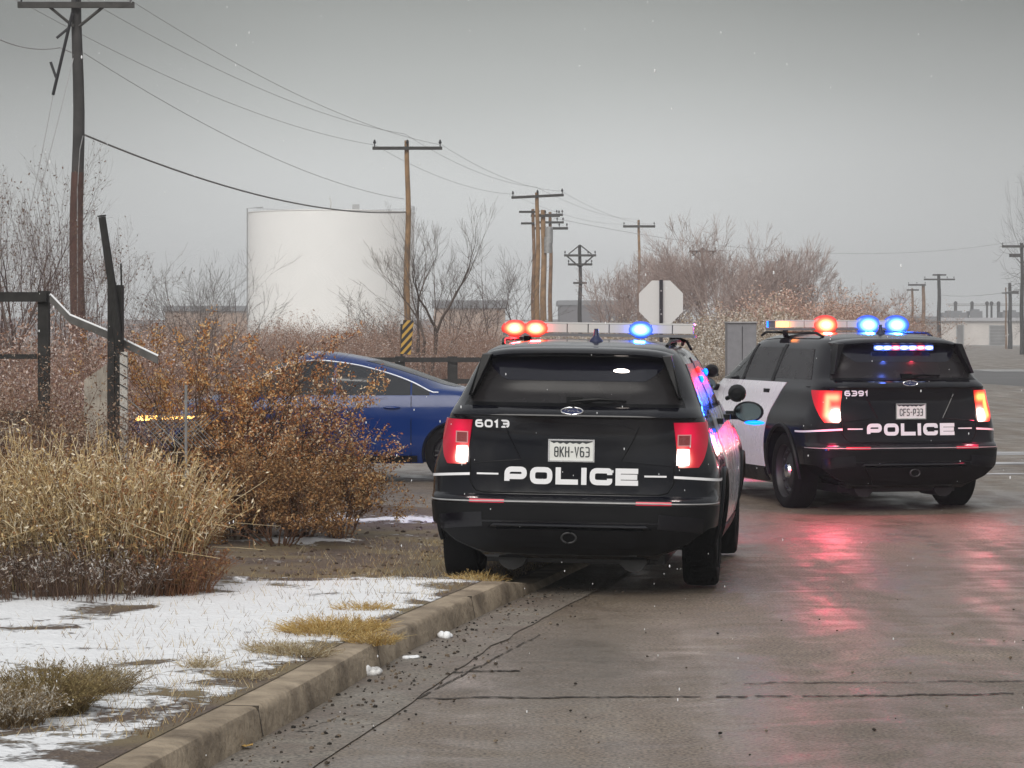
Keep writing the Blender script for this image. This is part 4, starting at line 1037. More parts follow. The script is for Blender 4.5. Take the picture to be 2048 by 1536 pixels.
wire([(tip(106, 190, 59.8), tip(60, 420, 57), 0.05)], .012, 'thin guy wire hanging below the dark strut', 'wire_light', cat='guy wire', name='guy_wire')
wire([(tip(148, 110, 60), tip(75, 400, 57), 0.05)], .012, 'thin guy wire running down beside the nearest pole into the tree', 'wire_light', cat='guy wire', name='guy_wire')

# ------------------------------------------------------------------ tank and far buildings
def tank():
    D = 480; r = 166 / F * D; root = empty('storage_tank', (X(663, D), D, .05), 0, 'large white cylindrical storage tank behind the bushes', 'tank')
    zt = Z(427, D); m = mat('tank_white', (.97, .97, .955), .5, var=.02, vscale=.3)
    MB().lathe([(0, r), (zt - .05, r), (zt - .05, r + .12), (zt + .05, r + .12), (zt + .05, r)], 'z', 96).build('wall', m, root, smooth=True, ang=30)
    MB().lathe([(zt + .05, r), (zt + .35, r * .6), (zt + .55, r * .2), (zt + .6, .001)], 'z', 96).build('roof', mat('tank_roof', (.9, .9, .88), .4), root, smooth=True)
    rl = MB()
    for k in range(40):
        a = math.pi * 2 * k / 80 - .3; a2 = math.pi * 2 * (k + 1) / 80 - .3
        p = (math.cos(a) * r, -abs(math.sin(a)) * 0 + math.sin(a) * r); q = (math.cos(a2) * r, math.sin(a2) * r)
        rl.tube([(p[0], p[1], zt), (p[0], p[1], zt + 1.05)], .03, 4)
        for h in (.55, 1.05): rl.tube([(p[0], p[1], zt + h), (q[0], q[1], zt + h)], .03, 4)
    rl.build('railing', M['galv'], root)
    MB().tube([(0, -r * .2, zt + .5), (.1, -r * .2, zt + 1.6), (-.15, -r * .2, zt + 2.4)], .08, 6).build('vent', M['concrete_w'], root)
    MB().box(3.9, 5.0, -r * .6, -r * .6 + 1, zt + .2, zt + 1.1).build('hatch', M['galv'], root)
    MB().tube([(-r - .2, 0, 0), (-r - .2, 0, zt + .8), (-r + 2.5, -2, zt + .9)], .12, 6).build('pipe', M['galv'], root)
tank()
def building(name, px0, px1, py_top, py_base, D, depth, wallm, roofm, label, doors=(), eave=.4):
    zb = zr(D) - .03; x0, x1 = X(px0, D), X(px1, D); zt = Z(py_top, D) - zb
    root = empty(name, ((x0 + x1) / 2, D, zb), 0, label, 'building'); hw = (x1 - x0) / 2
    MB().box(-hw, hw, 0, depth, 0, zt).build('wall', wallm, root)
    MB().box(-hw - .4, hw + .4, -.5, depth + .5, zt, zt + eave).build('roof', roofm, root)
    for (a, b, t) in doors:
        xa, xb = X(a, D) - (x0 + x1) / 2, X(b, D) - (x0 + x1) / 2; zz = Z(t, D) - zb
        d = MB().box(xa, xb, -.06, .02, 0, zz).build('door', mat('door_grey', (.17, .165, .165), .7, var=.2, vscale=1), root)
        f = MB()
        f.box(xa - .15, xa, -.1, .02, 0, zz + .15); f.box(xb, xb + .15, -.1, .02, 0, zz + .15); f.box(xa, xb, -.1, .02, zz, zz + .15); f.build('frame', M['galv'], d)
        if xb - xa > 2:
            g = MB()
            for k in range(1, 6): g.box(xa, xb, -.075, -.06, zz * k / 6 - .03, zz * k / 6 + .03)
            g.build('panel_ribs', M['galv'], d)
    return root
wm = mat('cream_wall', (.56, .52, .49), .8, var=.1, vscale=.3); bw = mat('brown_wall', (.40, .28, .21), .9, var=.2, vscale=.2); rd = mat('roof_dark', (.20, .205, .22), .8)
building('workshop', 1880, 2260, 642, 690, 440, 20, wm, mat('roof_pale', (.40, .40, .42), .6), 'long low cream workshop with grey doors at the right', [(1914, 1926, 651), (1980, 2010, 652), (2120, 2150, 652)], .5)
building('shed', 1800, 1878, 640, 690, 470, 12, mat('rust_wall', (.30, .20, .17), .9), rd, 'brownish shed adjoining the left end of the cream workshop', (), .5)
building('warehouse', 330, 500, 622, 668, 560, 30, bw, rd, 'distant brown warehouse with a dark roof left of the white tank', (), 1.0)
building('warehouse', 868, 1010, 616, 668, 600, 30, bw, rd, 'distant brown warehouse with a dark roof right of the white tank', (), 1.6)
building('warehouse', 1120, 1260, 610, 668, 620, 30, mat('grey_brown', (.12, .11, .12), .9), rd, 'distant grey warehouse behind the lone three-tier pole', (), 1.0)
# switchyard posts behind the workshop roof
for px in (1911, 1944, 1974, 1983, 1997):
    D = 500; o = MB(); o.tube([(0, 0, 0), (0, 0, Z(606 if px != 1974 else 610, D))], .28 if px in (1911, 1944, 1997) else .18, 8); o.ball((0, 0, Z(607, D)), .35, .35, .4, 8, 5)
    o = o.build('switchyard_post', M['wood_dark'], smooth=True); o.location = (X(px, D), D, 0); tag(o, 'grey switchyard post with capped top standing behind the cream workshop roof', 'post', 'switchyard posts behind the workshop')
o = MB(); D = 500
for py in (608, 611): o.tube([W3(1895, py, D), W3(2060, py, D)], .07, 5)
tag(o.build('switchyard_rail', M['galv']), 'thin horizontal rail joining the posts behind the workshop', 'rail')
for (a, b, t) in ((1885, 1935, 622), (1940, 1965, 619), (2005, 2040, 621)):
    D = 478; o = MB(); h = Z(t, D); w_ = X(b, D) - X(a, D); o.box(-w_ / 2, w_ / 2, 0, 4, 0, h - .3); o.box(-w_ * .3, w_ * .3, .5, 3, h - .3, h); o = o.build('equipment_shed', rd); o.location = (X((a + b) / 2, D), D, .05)
    tag(o, 'dark low %s equipment shed showing above the workshop roof' % {1885: 'left', 1940: 'small middle', 2005: 'right'}[a], 'shed')
# far bluff
def hills():
    mb = MB(); n = 140
    for i in range(n + 1):
        x = -900 + 1800 * i / n; D = 950
        h = 7 + 3 * mnoise.noise(Vector((x * .004, 1, 0))) + 2 * mnoise.noise(Vector((x * .02, 4, 0)))
        if x > 150: h *= max(.25, 1 - (x - 150) / 300)
        for (dd, hh) in ((0, 0), (60, h * .8), (120, h), (500, h * .9)): mb.v.append((x, D + dd, hh)); mb.c.append((1, 1, 1))
    for i in range(n):
        for j in range(3): mb.f.append((i * 4 + j, (i + 1) * 4 + j, (i + 1) * 4 + j + 1, i * 4 + j + 1))
    o = mb.build('hills', mat('hill', (.13, .10, .10), .95), smooth=True, ang=180); o['kind'] = 'structure'
hills()

# ------------------------------------------------------------------ signs, fences, cabinet
def stop_sign():
    D = 50; root = empty('stop_sign', (X(1322, D), D, zr(D)), 0, 'octagonal road sign seen from its bare grey back on a dark post', 'road sign'); c = Z(605, D) - zr(D); r = 44 / F * D / math.cos(R(22.5))
    m = MB(); v = []
    for y in (0, .004): v += [(r * math.cos(R(22.5 + 45 * k)), y, c + r * math.sin(R(22.5 + 45 * k))) for k in range(8)]
    m.add(v, [tuple(range(8)), tuple(range(8, 16))[::-1]] + [(k, k + 8, (k + 1) % 8 + 8, (k + 1) % 8) for k in range(8)])
    m.build('sign_plate', mat('bare_aluminium', (.62, .63, .61), .5, .1), root)
    MB().box(-.03, .03, -.06, -.002, 0, c + r * .95).build('post', M['metal_dark'], root)
    b_ = MB()
    for z in (c - .2, c + .2): b_.lathe([(-.07, .001), (-.07, .015), (-.055, .015)], 'y', 8, (0, 0, z))
    b_.build('bolt', M['galv'], root)
stop_sign()
def marker():
    D = 75; root = empty('object_marker', (X(803, D), D, zr(D)), 0, 'yellow and black diagonally striped marker board beside the tan pole', 'marker board')
    z0, z1 = Z(708, D) - zr(D), Z(640, D) - zr(D); w = .135; lean = R(5)
    T = Matrix.Rotation(lean, 4, 'Y')
    m = MB(); m.box(-w, w, -.01, .01, z0, z1, T); bo = m.build('board', mat('marker_yellow', (.50, .30, .05), .5), root)
    st = MB()
    for k in range(-1, 4):
        s = z0 + (z1 - z0) * (.02 + .27 * k)
        a = [(-w, s), (-w, s + .12), (w, s + .12 + .36), (w, s + .36)]
        def clip(poly, lim, up):
            out = []
            for i in range(len(poly)):
                p, q = poly[i - 1], poly[i]; pi = (p[1] <= lim) if up else (p[1] >= lim); qi = (q[1] <= lim) if up else (q[1] >= lim)
                if pi != qi: t = (lim - p[1]) / (q[1] - p[1]); out.append((p[0] + (q[0] - p[0]) * t, lim))
                if qi: out.append(q)
            return out
        a = clip(a, z1, True); a = clip(a, z0, False) if len(a) > 2 else a
        if len(a) > 2: st.add([T @ Vector((x, -.013, z)) for x, z in a], [tuple(range(len(a)))[::-1]])
    st.build('stripes', mat('marker_black', (.012, .012, .012), .6), bo)
    MB().box(-.03, .03, .012, .06, 0, z1 - .1).build('post', M['metal_dark'], root)
marker()
D = 62; cb = empty('utility_cabinet', (X(1484, D), D, zr(D)), 0, 'grey utility cabinet partly hidden behind the police vehicle numbered 6391', 'cabinet'); zt = Z(643, D) - zr(D)
MB().box(-.31, .31, 0, .7, 0, zt - .03).build('case', mat('cabinet_grey', (.20, .20, .215), .6, var=.1), cb); MB().box(-.33, .33, -.04, .74, zt - .03, zt).build('lid', M['galv'], cb)
MB().box(.0, .012, -.008, 0, .2, zt - .1).build('door_gap', M['rubber'], cb)
# dark post-and-rail fence beyond the blue car
fr = empty('rail_fence', (X(880, 70), 70, zr(70)), 0, 'dark post and rail fence beyond the blue car', 'fence')
zt = Z(716, 70) - zr(70)
for px in (640, 720, 800, 905, 990, 1080):
    x = X(px, 70) - fr.location.x; MB().box(x - .12, x + .12, -.06, .12, 0, zt + .04).build('post', M['fence'], fr)
for i, (a_, b_) in enumerate(((640, 720), (720, 800), (800, 905), (905, 990), (990, 1080))):
    for zz in (zt - .03, zt - .55): MB().box(X(a_, 70) - fr.location.x, X(b_, 70) - fr.location.x, -.10, -.062, zz - .07, zz + .045).build('rail', M['fence'], fr)

# broken fence at left
FD = 24.0; fz = verge_z(-3.5, 24)
lf = empty('wooden_fence', (X(90, FD), FD, fz), 0, 'weathered black wooden fence with two rails at the left edge', 'fence')
def L(px, py, D=FD): p = W3(px, py, D); return (p.x - lf.location.x, p.y - lf.location.y, p.z - fz)
def bar(pts, r, n=4): return MB().tube(pts, r, n)
z_ = L(88, 582); MB().box(z_[0] - .045, z_[0] + .045, -.045, .045, 0, z_[2]).build('post', M['fence'], lf)
x2 = L(-120, 600)[0]; MB().box(x2 - .05, x2 + .05, -.05, .05, 0, z_[2]).build('post', M['fence'], lf)
for (py, th) in ((594, .04), (835, .055), (713, .02)):
    za = L(0, py)[2]; MB().box(x2, L(76 if py != 594 else 96, py)[0], -.085, -.047, za - th, za + th).build('rail', M['fence'], lf)
za = L(0, 858)[2]; MB().box(x2, L(60, 858)[0], -.12, -.05, za - .03, za + .03).build('rail', M['concrete_w'], lf)['label'] = 'pale lower rail'
# slanted fallen rail
sr = MB(); pts = [W3(100, 592, FD - .15), W3(140, 634, FD - .15), W3(212, 664, FD - .15), W3(262, 690, FD - .12), W3(316, 716, FD - .1)]
for k in range(4):
    a_, b_ = pts[k], pts[k + 1]
    sr.add([a_ + Vector(o) for o in ((0, -.02, .012), (0, .02, .012), (0, .02, -.05), (0, -.02, -.05))] + [b_ + Vector(o) for o in ((0, -.02, .012), (0, .02, .012), (0, .02, -.05), (0, -.02, -.05))],
           [(0, 1, 5, 4), (1, 2, 6, 5), (2, 3, 7, 6), (3, 0, 4, 7), (0, 3, 2, 1), (4, 5, 6, 7)])
o = sr.build('fallen_rail', mat('fallen_rail_wood', (.10, .095, .09), .8, var=.4, vscale=8)); tag(o, 'sagging broken rail sloping down from the fence post to the bush', 'fence rail')
sn_ = MB(); 
for k in range(4): sn_.tube([pts[k] + Vector((0, 0, .016)), pts[k + 1] + Vector((0, 0, .016))], .012, 5)
o2 = sn_.build('snow_cap', M['snow'], o)
# leaning pole, split posts, pale concrete post with wire mesh
pl = MB(); pl.tube([W3(246, 760, FD - .3), W3(224, 570, FD - .3), W3(204, 434, FD - .3)], [.034, .034, .03], 8); pl.tube([W3(203.6, 433, FD - .3), W3(203.3, 430.5, FD - .3)], .036, 8)
tag(pl.build('leaning_pole', M['fence'], smooth=True), 'black metal pole leaning left above the broken fence', 'pole')
sp_ = MB()
x_ = X(232, FD - .2)
sp_.box(x_ - .062, x_ - .005, FD - .26, FD - .14, fz, Z(566, FD)); sp_.box(x_ + .0, x_ + .058, FD - .26, FD - .14, fz, Z(571, FD)); sp_.tube([(x_ + .045, FD - .2, Z(575, FD)), (x_ + .04, FD - .2, Z(528, FD))], .008, 5)
tag(sp_.build('split_post', M['fence']), 'thick black split fence post under the leaning pole', 'fence post')
cp = MB(); x_ = X(249, FD - .6); cp.box(x_ - .03, x_ + .03, FD - .66, FD - .6, fz - .05, Z(704, FD - .6)); cpo = cp.build('concrete_post', M['concrete_w']); tag(cpo, 'slim pale concrete post wrapped in wire, right of the black split post', 'post')
wr = MB()
for k in range(16):
    z = .35 + k * .085; wr.tube([(x_ - .034, FD - .67, z + .03), (x_ + .034, FD - .67, z - .01)], .0035, 4)
wr.build('wrapped_wire', M['metal_dark'], cpo)
# leaning pale slab
sb = MB(); A = [W3(168, 760, FD + .3), W3(214, 728, FD + .3), W3(214, 905, FD + .3), W3(168, 905, FD + .3)]
sb.add(A + [p + Vector((0, .05, 0)) for p in A], [(3, 2, 1, 0), (4, 5, 6, 7), (0, 1, 5, 4), (1, 2, 6, 5), (2, 3, 7, 6), (3, 0, 4, 7)])
tag(sb.build('pale_board', mat('pale_board', (.38, .34, .29), .9, var=.3, vscale=6)), 'pale board standing behind the twigs left of the black split post', 'board')
# wire mesh from post across to the blue car nose
mh = MB()
for k in range(14):
    px = 262 + k * 9
    mh.tube([W3(px, 880, FD - .6), W3(px + 60, 830, FD - .6)], .0025, 3)
    mh.tube([W3(px, 830, FD - .6), W3(px + 60, 895, FD - .6)], .0025, 3)
mh.tube([W3(258, 800, FD - .6), W3(372, 900, FD - .6)], .004, 4); mh.tube([W3(372, 770, FD - .6), (X(372, FD - .6), FD - .6, fz - .02)], .012, 6)
tag(mh.build('wire_mesh', M['galv']), 'loose wire mesh stretched between the concrete post and the bush', 'wire mesh')

# ------------------------------------------------------------------ vegetation
def rv(s=1): return Vector((random.gauss(0, s), random.gauss(0, s), random.gauss(0, s)))
def grow(tr_, cr_, p, d, ln, r, dep, P):
    seg = P.get('seg', 3); pts = [p.copy()]; dd = d.copy()
    for k in range(seg):
        dd = (dd + rv(P['wig']) + Vector((0, 0, P['up']))).normalized(); p = p + dd * (ln / seg); pts.append(p.copy())
    r1 = max(r * P.get('tap', .62), P.get('rmin', 0)); r = max(r, P.get('rmin', 0))
    rs = [r + (r1 - r) * k / seg for k in range(seg + 1)]
    tgt = tr_ if dep >= P['dep'] - P.get('trl', 0) else cr_
    c = random.choice(P['cols'])
    tgt.tube(pts, rs, 6 if dep >= P['dep'] - 1 else 3, cap=False, col=c)
    if dep <= P.get('leafdep', -1):
        cl = P.get('clump', 1); on = random.random() < cl
        for k in range(int(P['nleaf'] / cl) if on else 0):
            q = pts[random.randrange(1, len(pts))] + rv(P['lspread']); s = P['leaf'] * random.uniform(.5, 1.5); a = rv().normalized() * s; b_ = rv().normalized() * s * .6
            cr_.add([q - a, q + b_, q + a, q - b_], [(0, 1, 2, 3)], random.choice(P['lcols']))
    if dep <= 0: return
    nb = random.randint(*P['nb'])
    for k in range(nb):
        t = random.uniform(.35, 1) if k < nb - 1 else 1
        q = pts[min(seg, max(1, round(t * seg)))]
        ax = dd.orthogonal().normalized(); ax.rotate(Matrix.Rotation(random.uniform(0, 2 * math.pi), 3, dd))
        ang = R(random.uniform(*P['ang'])) * (.6 if k == nb - 1 else 1)
        nd = dd.copy(); nd.rotate(Matrix.Rotation(ang, 3, ax))
        grow(tr_, cr_, q.copy(), nd, ln * random.uniform(*P['lr']), r1 * (.85 if k == nb - 1 else random.uniform(.5, .8)), dep - 1, P)
BC = [(.09, .07, .06), (.12, .095, .082), (.15, .12, .105)]
def tree(px, D, ytop, label, seed, stems=3, dep=5, spread=.28, r=.06, group='bare trees', cols=BC, name='bare_tree', P_=None, lean=(0, 0), asp=1, cat='tree'):
    random.seed(seed); zb = zr(D) - .03; H = Z(ytop, D) - zb
    root = empty(name, (X(px, D), D, zb), 0, label, cat, group)
    t = MB(); c = MB()
    P = dict(seg=3, wig=.10, up=.05, tap=.66, dep=dep, nb=(2, 4), ang=(18, 42), lr=(.62, .85), cols=cols, trl=1)
    if P_: P.update(P_)
    P['rmin'] = D * (4.2e-5 if D > 125 else 3.0e-5)
    for k in range(stems):
        a = 2 * math.pi * (k + random.random() * .6) / stems
        d = Vector((math.cos(a) * spread + lean[0], math.sin(a) * spread + lean[1], 1)).normalized()
        grow(t, c, Vector((math.cos(a) * r, math.sin(a) * r, 0)), d, H * .30 * random.uniform(.85, 1.1), r * random.uniform(.7, 1), dep, P)
    # fit the height
    zs = [v[2] for v in t.v + c.v]; k = H / max(zs)
    for m in (t, c): m.v = [(v[0] * k * asp, v[1] * k * asp, v[2] * k) for v in m.v]
    t.build('trunk', M['veg'], root, smooth=True, ang=180, color=True); c.build('crown', M['veg'], root, color=True)
    return root
LG = (.09, .068, .06)
tree(846, 88, 392, 'bare vase-shaped tree right of the tan pole in front of the tank', 5, 3, 6, .22, .085, P_=dict(ang=(14, 34), nb=(2, 3), up=.08), asp=1.0)
tree(815, 92, 560, 'small bare tree with thin twigs reaching left over the tank', 8, 4, 5, .9, .04, asp=1.3)
tree(915, 110, 500, 'thin bare tree between the vase-shaped tree and the red roof lights', 9, 3, 5, .3, .05, cols=[LG])
tree(1010, 112, 470, 'slender bare tree with upright twigs above the red roof lights', 12, 3, 5, .3, .055, cols=[LG])
tree(960, 120, 540, 'low bare tree left of the slender upright one', 13, 3, 4, .3, .04, cols=[LG])
tree(400, 70, 500, 'bare grey tree left of the tank behind the orange bush', 15, 4, 5, .35, .035, cols=[(.14, .125, .12)])
tree(455, 72, 485, 'bare grey tree overlapping the left edge of the tank', 17, 2, 5, .3, .035, cols=[(.14, .125, .12)])
tree(320, 66, 560, 'low bare shrub-like tree right of the black split post', 18, 4, 4, .6, .03, cols=[(.12, .09, .08)])
RD = [(.09, .06, .055), (.12, .08, .07), (.15, .115, .10)]
for i, (px, D, yt, sd2, lab) in enumerate(((25, 40, 268, 21, 'tall twiggy bare tree at the left edge behind the fence'), (110, 42, 300, 22, 'tall twiggy bare tree just left of the nearest pole'), (70, 44, 330, 23, 'dense reddish bare tree between the two tall ones behind the fence'),
                                         (170, 46, 400, 24, 'twiggy bare tree showing on both sides of the nearest pole'), (-20, 38, 330, 25, 'bare tree cut by the left edge of the picture'))):
    tree(px, D, yt, lab, sd2, 4, 6, .22, .045, group='twiggy trees behind the fence', cols=RD, P_=dict(leafdep=1, nleaf=1, lspread=.02, leaf=.018, lcols=[(.16, .10, .07), (.2, .14, .1), (.1, .07, .05)], nb=(2, 3)), asp=.75)
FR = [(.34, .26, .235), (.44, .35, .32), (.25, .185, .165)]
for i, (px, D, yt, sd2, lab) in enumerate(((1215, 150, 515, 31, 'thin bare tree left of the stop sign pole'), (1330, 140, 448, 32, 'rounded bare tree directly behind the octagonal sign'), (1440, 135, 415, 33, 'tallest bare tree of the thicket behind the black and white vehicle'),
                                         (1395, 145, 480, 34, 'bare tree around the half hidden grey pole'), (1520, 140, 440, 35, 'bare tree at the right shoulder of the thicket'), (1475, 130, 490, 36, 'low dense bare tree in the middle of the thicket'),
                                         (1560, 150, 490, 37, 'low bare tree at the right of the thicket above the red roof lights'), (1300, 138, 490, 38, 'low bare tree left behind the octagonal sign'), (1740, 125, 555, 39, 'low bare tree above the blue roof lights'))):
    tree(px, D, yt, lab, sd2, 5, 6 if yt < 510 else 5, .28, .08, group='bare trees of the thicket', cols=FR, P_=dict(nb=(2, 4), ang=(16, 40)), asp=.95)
tree(2100, 60, 190, 'bare tree beyond the right edge with twigs just entering the picture', 41, 3, 6, .12, .10, asp=.42, cols=[(.16, .15, .15)])

# shrubs: prototypes of twiggy frosted brush, copied along the far verge
def shrub_proto(seed, H, wd, cols, lcols, leaf=.03, nleaf=3, n=26, name='shrub', dep=3, rad=.012, lsp=.05):
    random.seed(seed); root = empty(name); t = MB(); c = MB()
    P = dict(seg=2, wig=.14, up=.05, tap=.65, dep=dep, nb=(2, 4), ang=(15, 45), lr=(.55, .85), cols=cols, trl=0, leafdep=1, nleaf=nleaf, lspread=lsp, leaf=leaf, lcols=lcols)
    for k in range(n):
        a = random.uniform(0, 6.28); q = random.random() ** .5
        d = Vector((math.cos(a) * q * .55, math.sin(a) * q * .55, 1)).normalized()
        grow(t, c, Vector((math.cos(a) * q * wd * .35, math.sin(a) * q * wd * .35, 0)), d, H * random.uniform(.28, .46), rad, dep, P)
    zs = [v[2] for v in t.v + c.v]; k = H / max(zs)
    for m in (t, c): m.v = [(v[0] * k, v[1] * k, v[2] * k) for v in m.v]
    t.build('stems', M['veg'], root, color=True); c.build('foliage', M['veg'], root, color=True)
    return root
PK = [(.27, .165, .13), (.34, .22, .175), (.19, .115, .09)]; PL = [(.36, .235, .18), (.46, .34, .28), (.26, .155, .11), (.60, .52, .48), (.30, .19, .125)]
BG = [(.16, .12, .095), (.2, .155, .12)]; BL = [(.50, .43, .34), (.60, .53, .45), (.36, .28, .20), (.28, .21, .15), (.70, .66, .61)]
OR = [(.26, .15, .11), (.32, .19, .14)]; OL = [(.56, .38, .29), (.50, .32, .25), (.66, .53, .45), (.58, .38, .33), (.38, .25, .19)]
protos = [shrub_proto(51, 2.4, 2.4, PK, PL, .022, 4, 30), shrub_proto(52, 2.1, 2.6, PK, PL, .024, 5, 30), shrub_proto(53, 2.5, 2.6, BG, BL, .034, 10, 26), shrub_proto(54, 2.3, 2.6, OR, OL, .028, 8, 26)]
used = [False] * 4
def put(kind, px, D, ytop, lab, group, wsc=1):
    p = protos[kind]
    if not used[kind]: o = p; used[kind] = True
    else: o = copy_tree(p)
    zb = zr(D) - .03; H = Z(ytop, D) - zb; H0 = (2.4, 2.1, 2.5, 2.3)[kind]; s = H / H0
    o.location = (X(px, D), D, zb); o.scale = (s * wsc, s * wsc, s); o.rotation_euler = (0, 0, random.uniform(0, 6.28)); tag(o, lab, 'shrub', group)
random.seed(77)
for i in range(34):
    px = 262 + i * 21 + random.uniform(-8, 8); D = random.uniform(80, 98)
    put(random.choice((0, 1, 0)), px, D, random.uniform(612, 650), 'pinkish brown leafless shrub in the frosted hedge beyond the blue car', 'pinkish brown shrubs of the far hedge')
for i in range(16):
    px = 600 + i * 42 + random.uniform(-12, 12); D = random.uniform(110, 125)
    put(1, px, D, random.uniform(636, 650), 'low brown shrub far back between the hedge and the warehouses', 'low brown shrubs far back', 1.4)
for (px, D, yt) in ((1165, 78, 640), (1205, 80, 628), (1240, 76, 640), (1275, 78, 632), (1110, 80, 634)):
    put(2, px, D, yt, 'low frosted tan shrub behind the roof light bar of vehicle 6013', 'frosted shrubs behind the nearer light bar')
for (px, D, yt) in ((1380, 76, 590), (1420, 80, 600), (1460, 78, 580), (1500, 84, 585), (1350, 72, 640), (1400, 70, 640), (1440, 68, 660), (1530, 90, 592)):
    put(2, px, D, yt, 'pale frosted shrub between the octagonal sign and the black and white vehicle', 'pale frosted shrubs right of the sign')
for (px, D, yt) in ((1560, 95, 575), (1600, 98, 562), (1640, 95, 560), (1680, 100, 565), (1720, 96, 585), (1510, 100, 560)):
    put(3, px, D, yt, 'russet shrub above the red roof light of the black and white vehicle', 'russet shrubs above the red roof light')
for (px, D, yt) in ((1740, 92, 575), (1780, 95, 592), (1808, 98, 610), (1770, 90, 620)):
    put(0, px, D, yt, 'mauve twiggy shrub above the blue roof lights', 'twiggy shrubs above the blue roof lights')
for (px, D, yt) in ((20, 33, 600), (75, 34, 585), (130, 33, 610), (180, 34, 620), (40, 30, 680), (110, 30, 690), (165, 31, 700), (290, 40, 650), (330, 45, 660), (215, 36, 640)):
    put(0, px, D, yt, 'reddish brown twiggy shrub tangled behind the broken fence', 'twiggy shrubs behind the broken fence', .9)
for k, pr in enumerate(protos):
    if not used[k]: bpy.data.objects.remove(pr)

# near weeds: arching straw-coloured stems with seed tufts
def weed(px, D, H, Wd, n, label, seed, cols, name='dry_weed', leafy=.4, wid=.0022, lean=0, base=None, lcols=None, lsz=.014, out=.55, cat='dry weed', group=None, nl=5, seg=5, wood=None, X0=None):
    random.seed(seed); x0 = X(px, D) if X0 is None else X0; zb = verge_z(x0, D) - .02
    root = empty(name, (x0, D, zb), 0, label, cat, group); st = MB(); fo = MB()
    for i in range(n):
        a = random.uniform(0, 6.28); q = random.random() ** .6
        bx, by = math.cos(a) * q * Wd * .42, math.sin(a) * q * Wd * .35
        h = H * random.uniform(.5, 1.0) * (1 - .25 * q); o = out * q * random.uniform(.5, 1.4)
        dx, dy = math.cos(a) * o * h + lean * h + random.gauss(0, .07) * h, math.sin(a) * o * h + random.gauss(0, .07) * h
        pts = []
        zb_ = verge_z(x0 + bx, D + by) - .02 - zb
        kink = random.uniform(.45, .9) if random.random() < .22 else 9; kd = rv(.5)
        for k in range(seg + 1):
            t = k / seg; bend = max(0, t - kink) * h
            pts.append(Vector((kd.x * bend, kd.y * bend, -bend * .9)) + Vector((bx + dx * t ** 1.7 + random.gauss(0, .006), by + dy * t ** 1.7 + random.gauss(0, .006), zb_ + h * (t - .10 * t * t * (1 + o)))))
        c = random.choice(cols); st.tube(pts, [wid * (1.2 - .8 * k / seg) for k in range(seg + 1)], 3, cap=False, col=c)
        if random.random() < leafy:
            for k in range(nl):
                t = random.uniform(.4, 1); j = min(seg - 1, int(t * seg)); p = pts[j].lerp(pts[j + 1], t * seg - j)
                d = (rv(.6) + Vector((0, 0, .8))).normalized(); ln = random.uniform(.03, .09) * (H + .3); tp = p + d * ln
                cc = random.choice(lcols or cols); fo.tube([p, (p + tp) / 2 + rv(.006), tp], [wid * .6, wid * .5, wid * .2], 3, cap=False, col=cc)
                for z in range(3):
                    qq = p.lerp(tp, random.uniform(.4, 1)); s = lsz * random.uniform(.4, 1.2); u = rv().normalized() * s; v = rv().normalized() * s * .5
                    fo.add([qq - u, qq + v, qq + u, qq - v], [(0, 1, 2, 3)], random.choice(lcols or cols))
    st.build('stems', M['veg'], root, color=True); fo.build('seed_heads', M['veg'], root, color=True)
    return root
ST = [(.46, .33, .16), (.58, .45, .25), (.34, .22, .10), (.68, .56, .36), (.20, .125, .065)]
SL = [(.56, .42, .21), (.70, .57, .36), (.38, .24, .10), (.26, .13, .06), (.76, .68, .52), (.14, .085, .045)]
OC = [(.22, .12, .045), (.16, .085, .035), (.28, .16, .06)]
OLc = [(.50, .23, .09), (.42, .17, .065), (.58, .33, .15), (.28, .11, .05), (.68, .52, .36), (.15, .07, .035)]
DK = [(.09, .055, .04), (.12, .075, .05), (.07, .045, .035)]
weed(60, 18.9, 1.32, 1.15, 800, 'big straw-coloured weed clump at the left edge', 61, ST, lcols=SL, leafy=.8, wid=.0031, lsz=.017, group='straw-coloured weeds')
weed(215, 18.7, 1.28, 1.05, 800, 'broad straw-coloured weed clump between the fence and the snow', 62, ST, lcols=SL, leafy=.8, wid=.0031, lsz=.017, group='straw-coloured weeds')
weed(300, 18.6, 1.15, .7, 650, 'straw-coloured weed clump leaning right beside the orange bush', 63, ST, lcols=[*SL, *OLc], leafy=.8, wid=.0031, lsz=.017, lean=.0, out=.4, group='straw-coloured weeds')
weed(130, 18.3, .5, 1.6, 700, 'dark low undergrowth at the foot of the straw-coloured weeds', 64, DK, lcols=[*DK, (.3, .24, .2), (.5, .47, .44)], leafy=.7, cat='undergrowth')
weed(345, 18.4, .45, .6, 350, 'low reddish undergrowth at the right foot of the straw-coloured weeds', 65, [(.15, .07, .04), (.2, .1, .05)], lcols=[(.2, .09, .05), (.28, .16, .07), (.12, .06, .04)], leafy=.7, cat='undergrowth')
weed(90, 12.6, .30, .42, 800, 'low olive brown tuft in the near left corner of the snow', 66, [(.16, .12, .05), (.22, .16, .07), (.12, .08, .04)], lcols=[(.24, .18, .08), (.3, .24, .12), (.13, .09, .04)], leafy=.5, out=.9, cat='grass tuft', lsz=.007, wid=.0016)
weed(15, 12.2, .26, .35, 500, 'low brown tuft touching the left edge near the bottom', 67, [(.16, .11, .06), (.22, .16, .09)], lcols=[(.24, .18, .1), (.5, .47, .42)], leafy=.5, out=.9, cat='grass tuft', lsz=.007, wid=.0016)
weed(200, 13.3, .22, .3, 350, 'low brown tuft at the right end of the near corner tufts', 68, [(.17, .12, .06), (.22, .16, .08)], lcols=[(.3, .25, .16)], leafy=.5, out=1.1, cat='grass tuft', lsz=.006, wid=.0015)
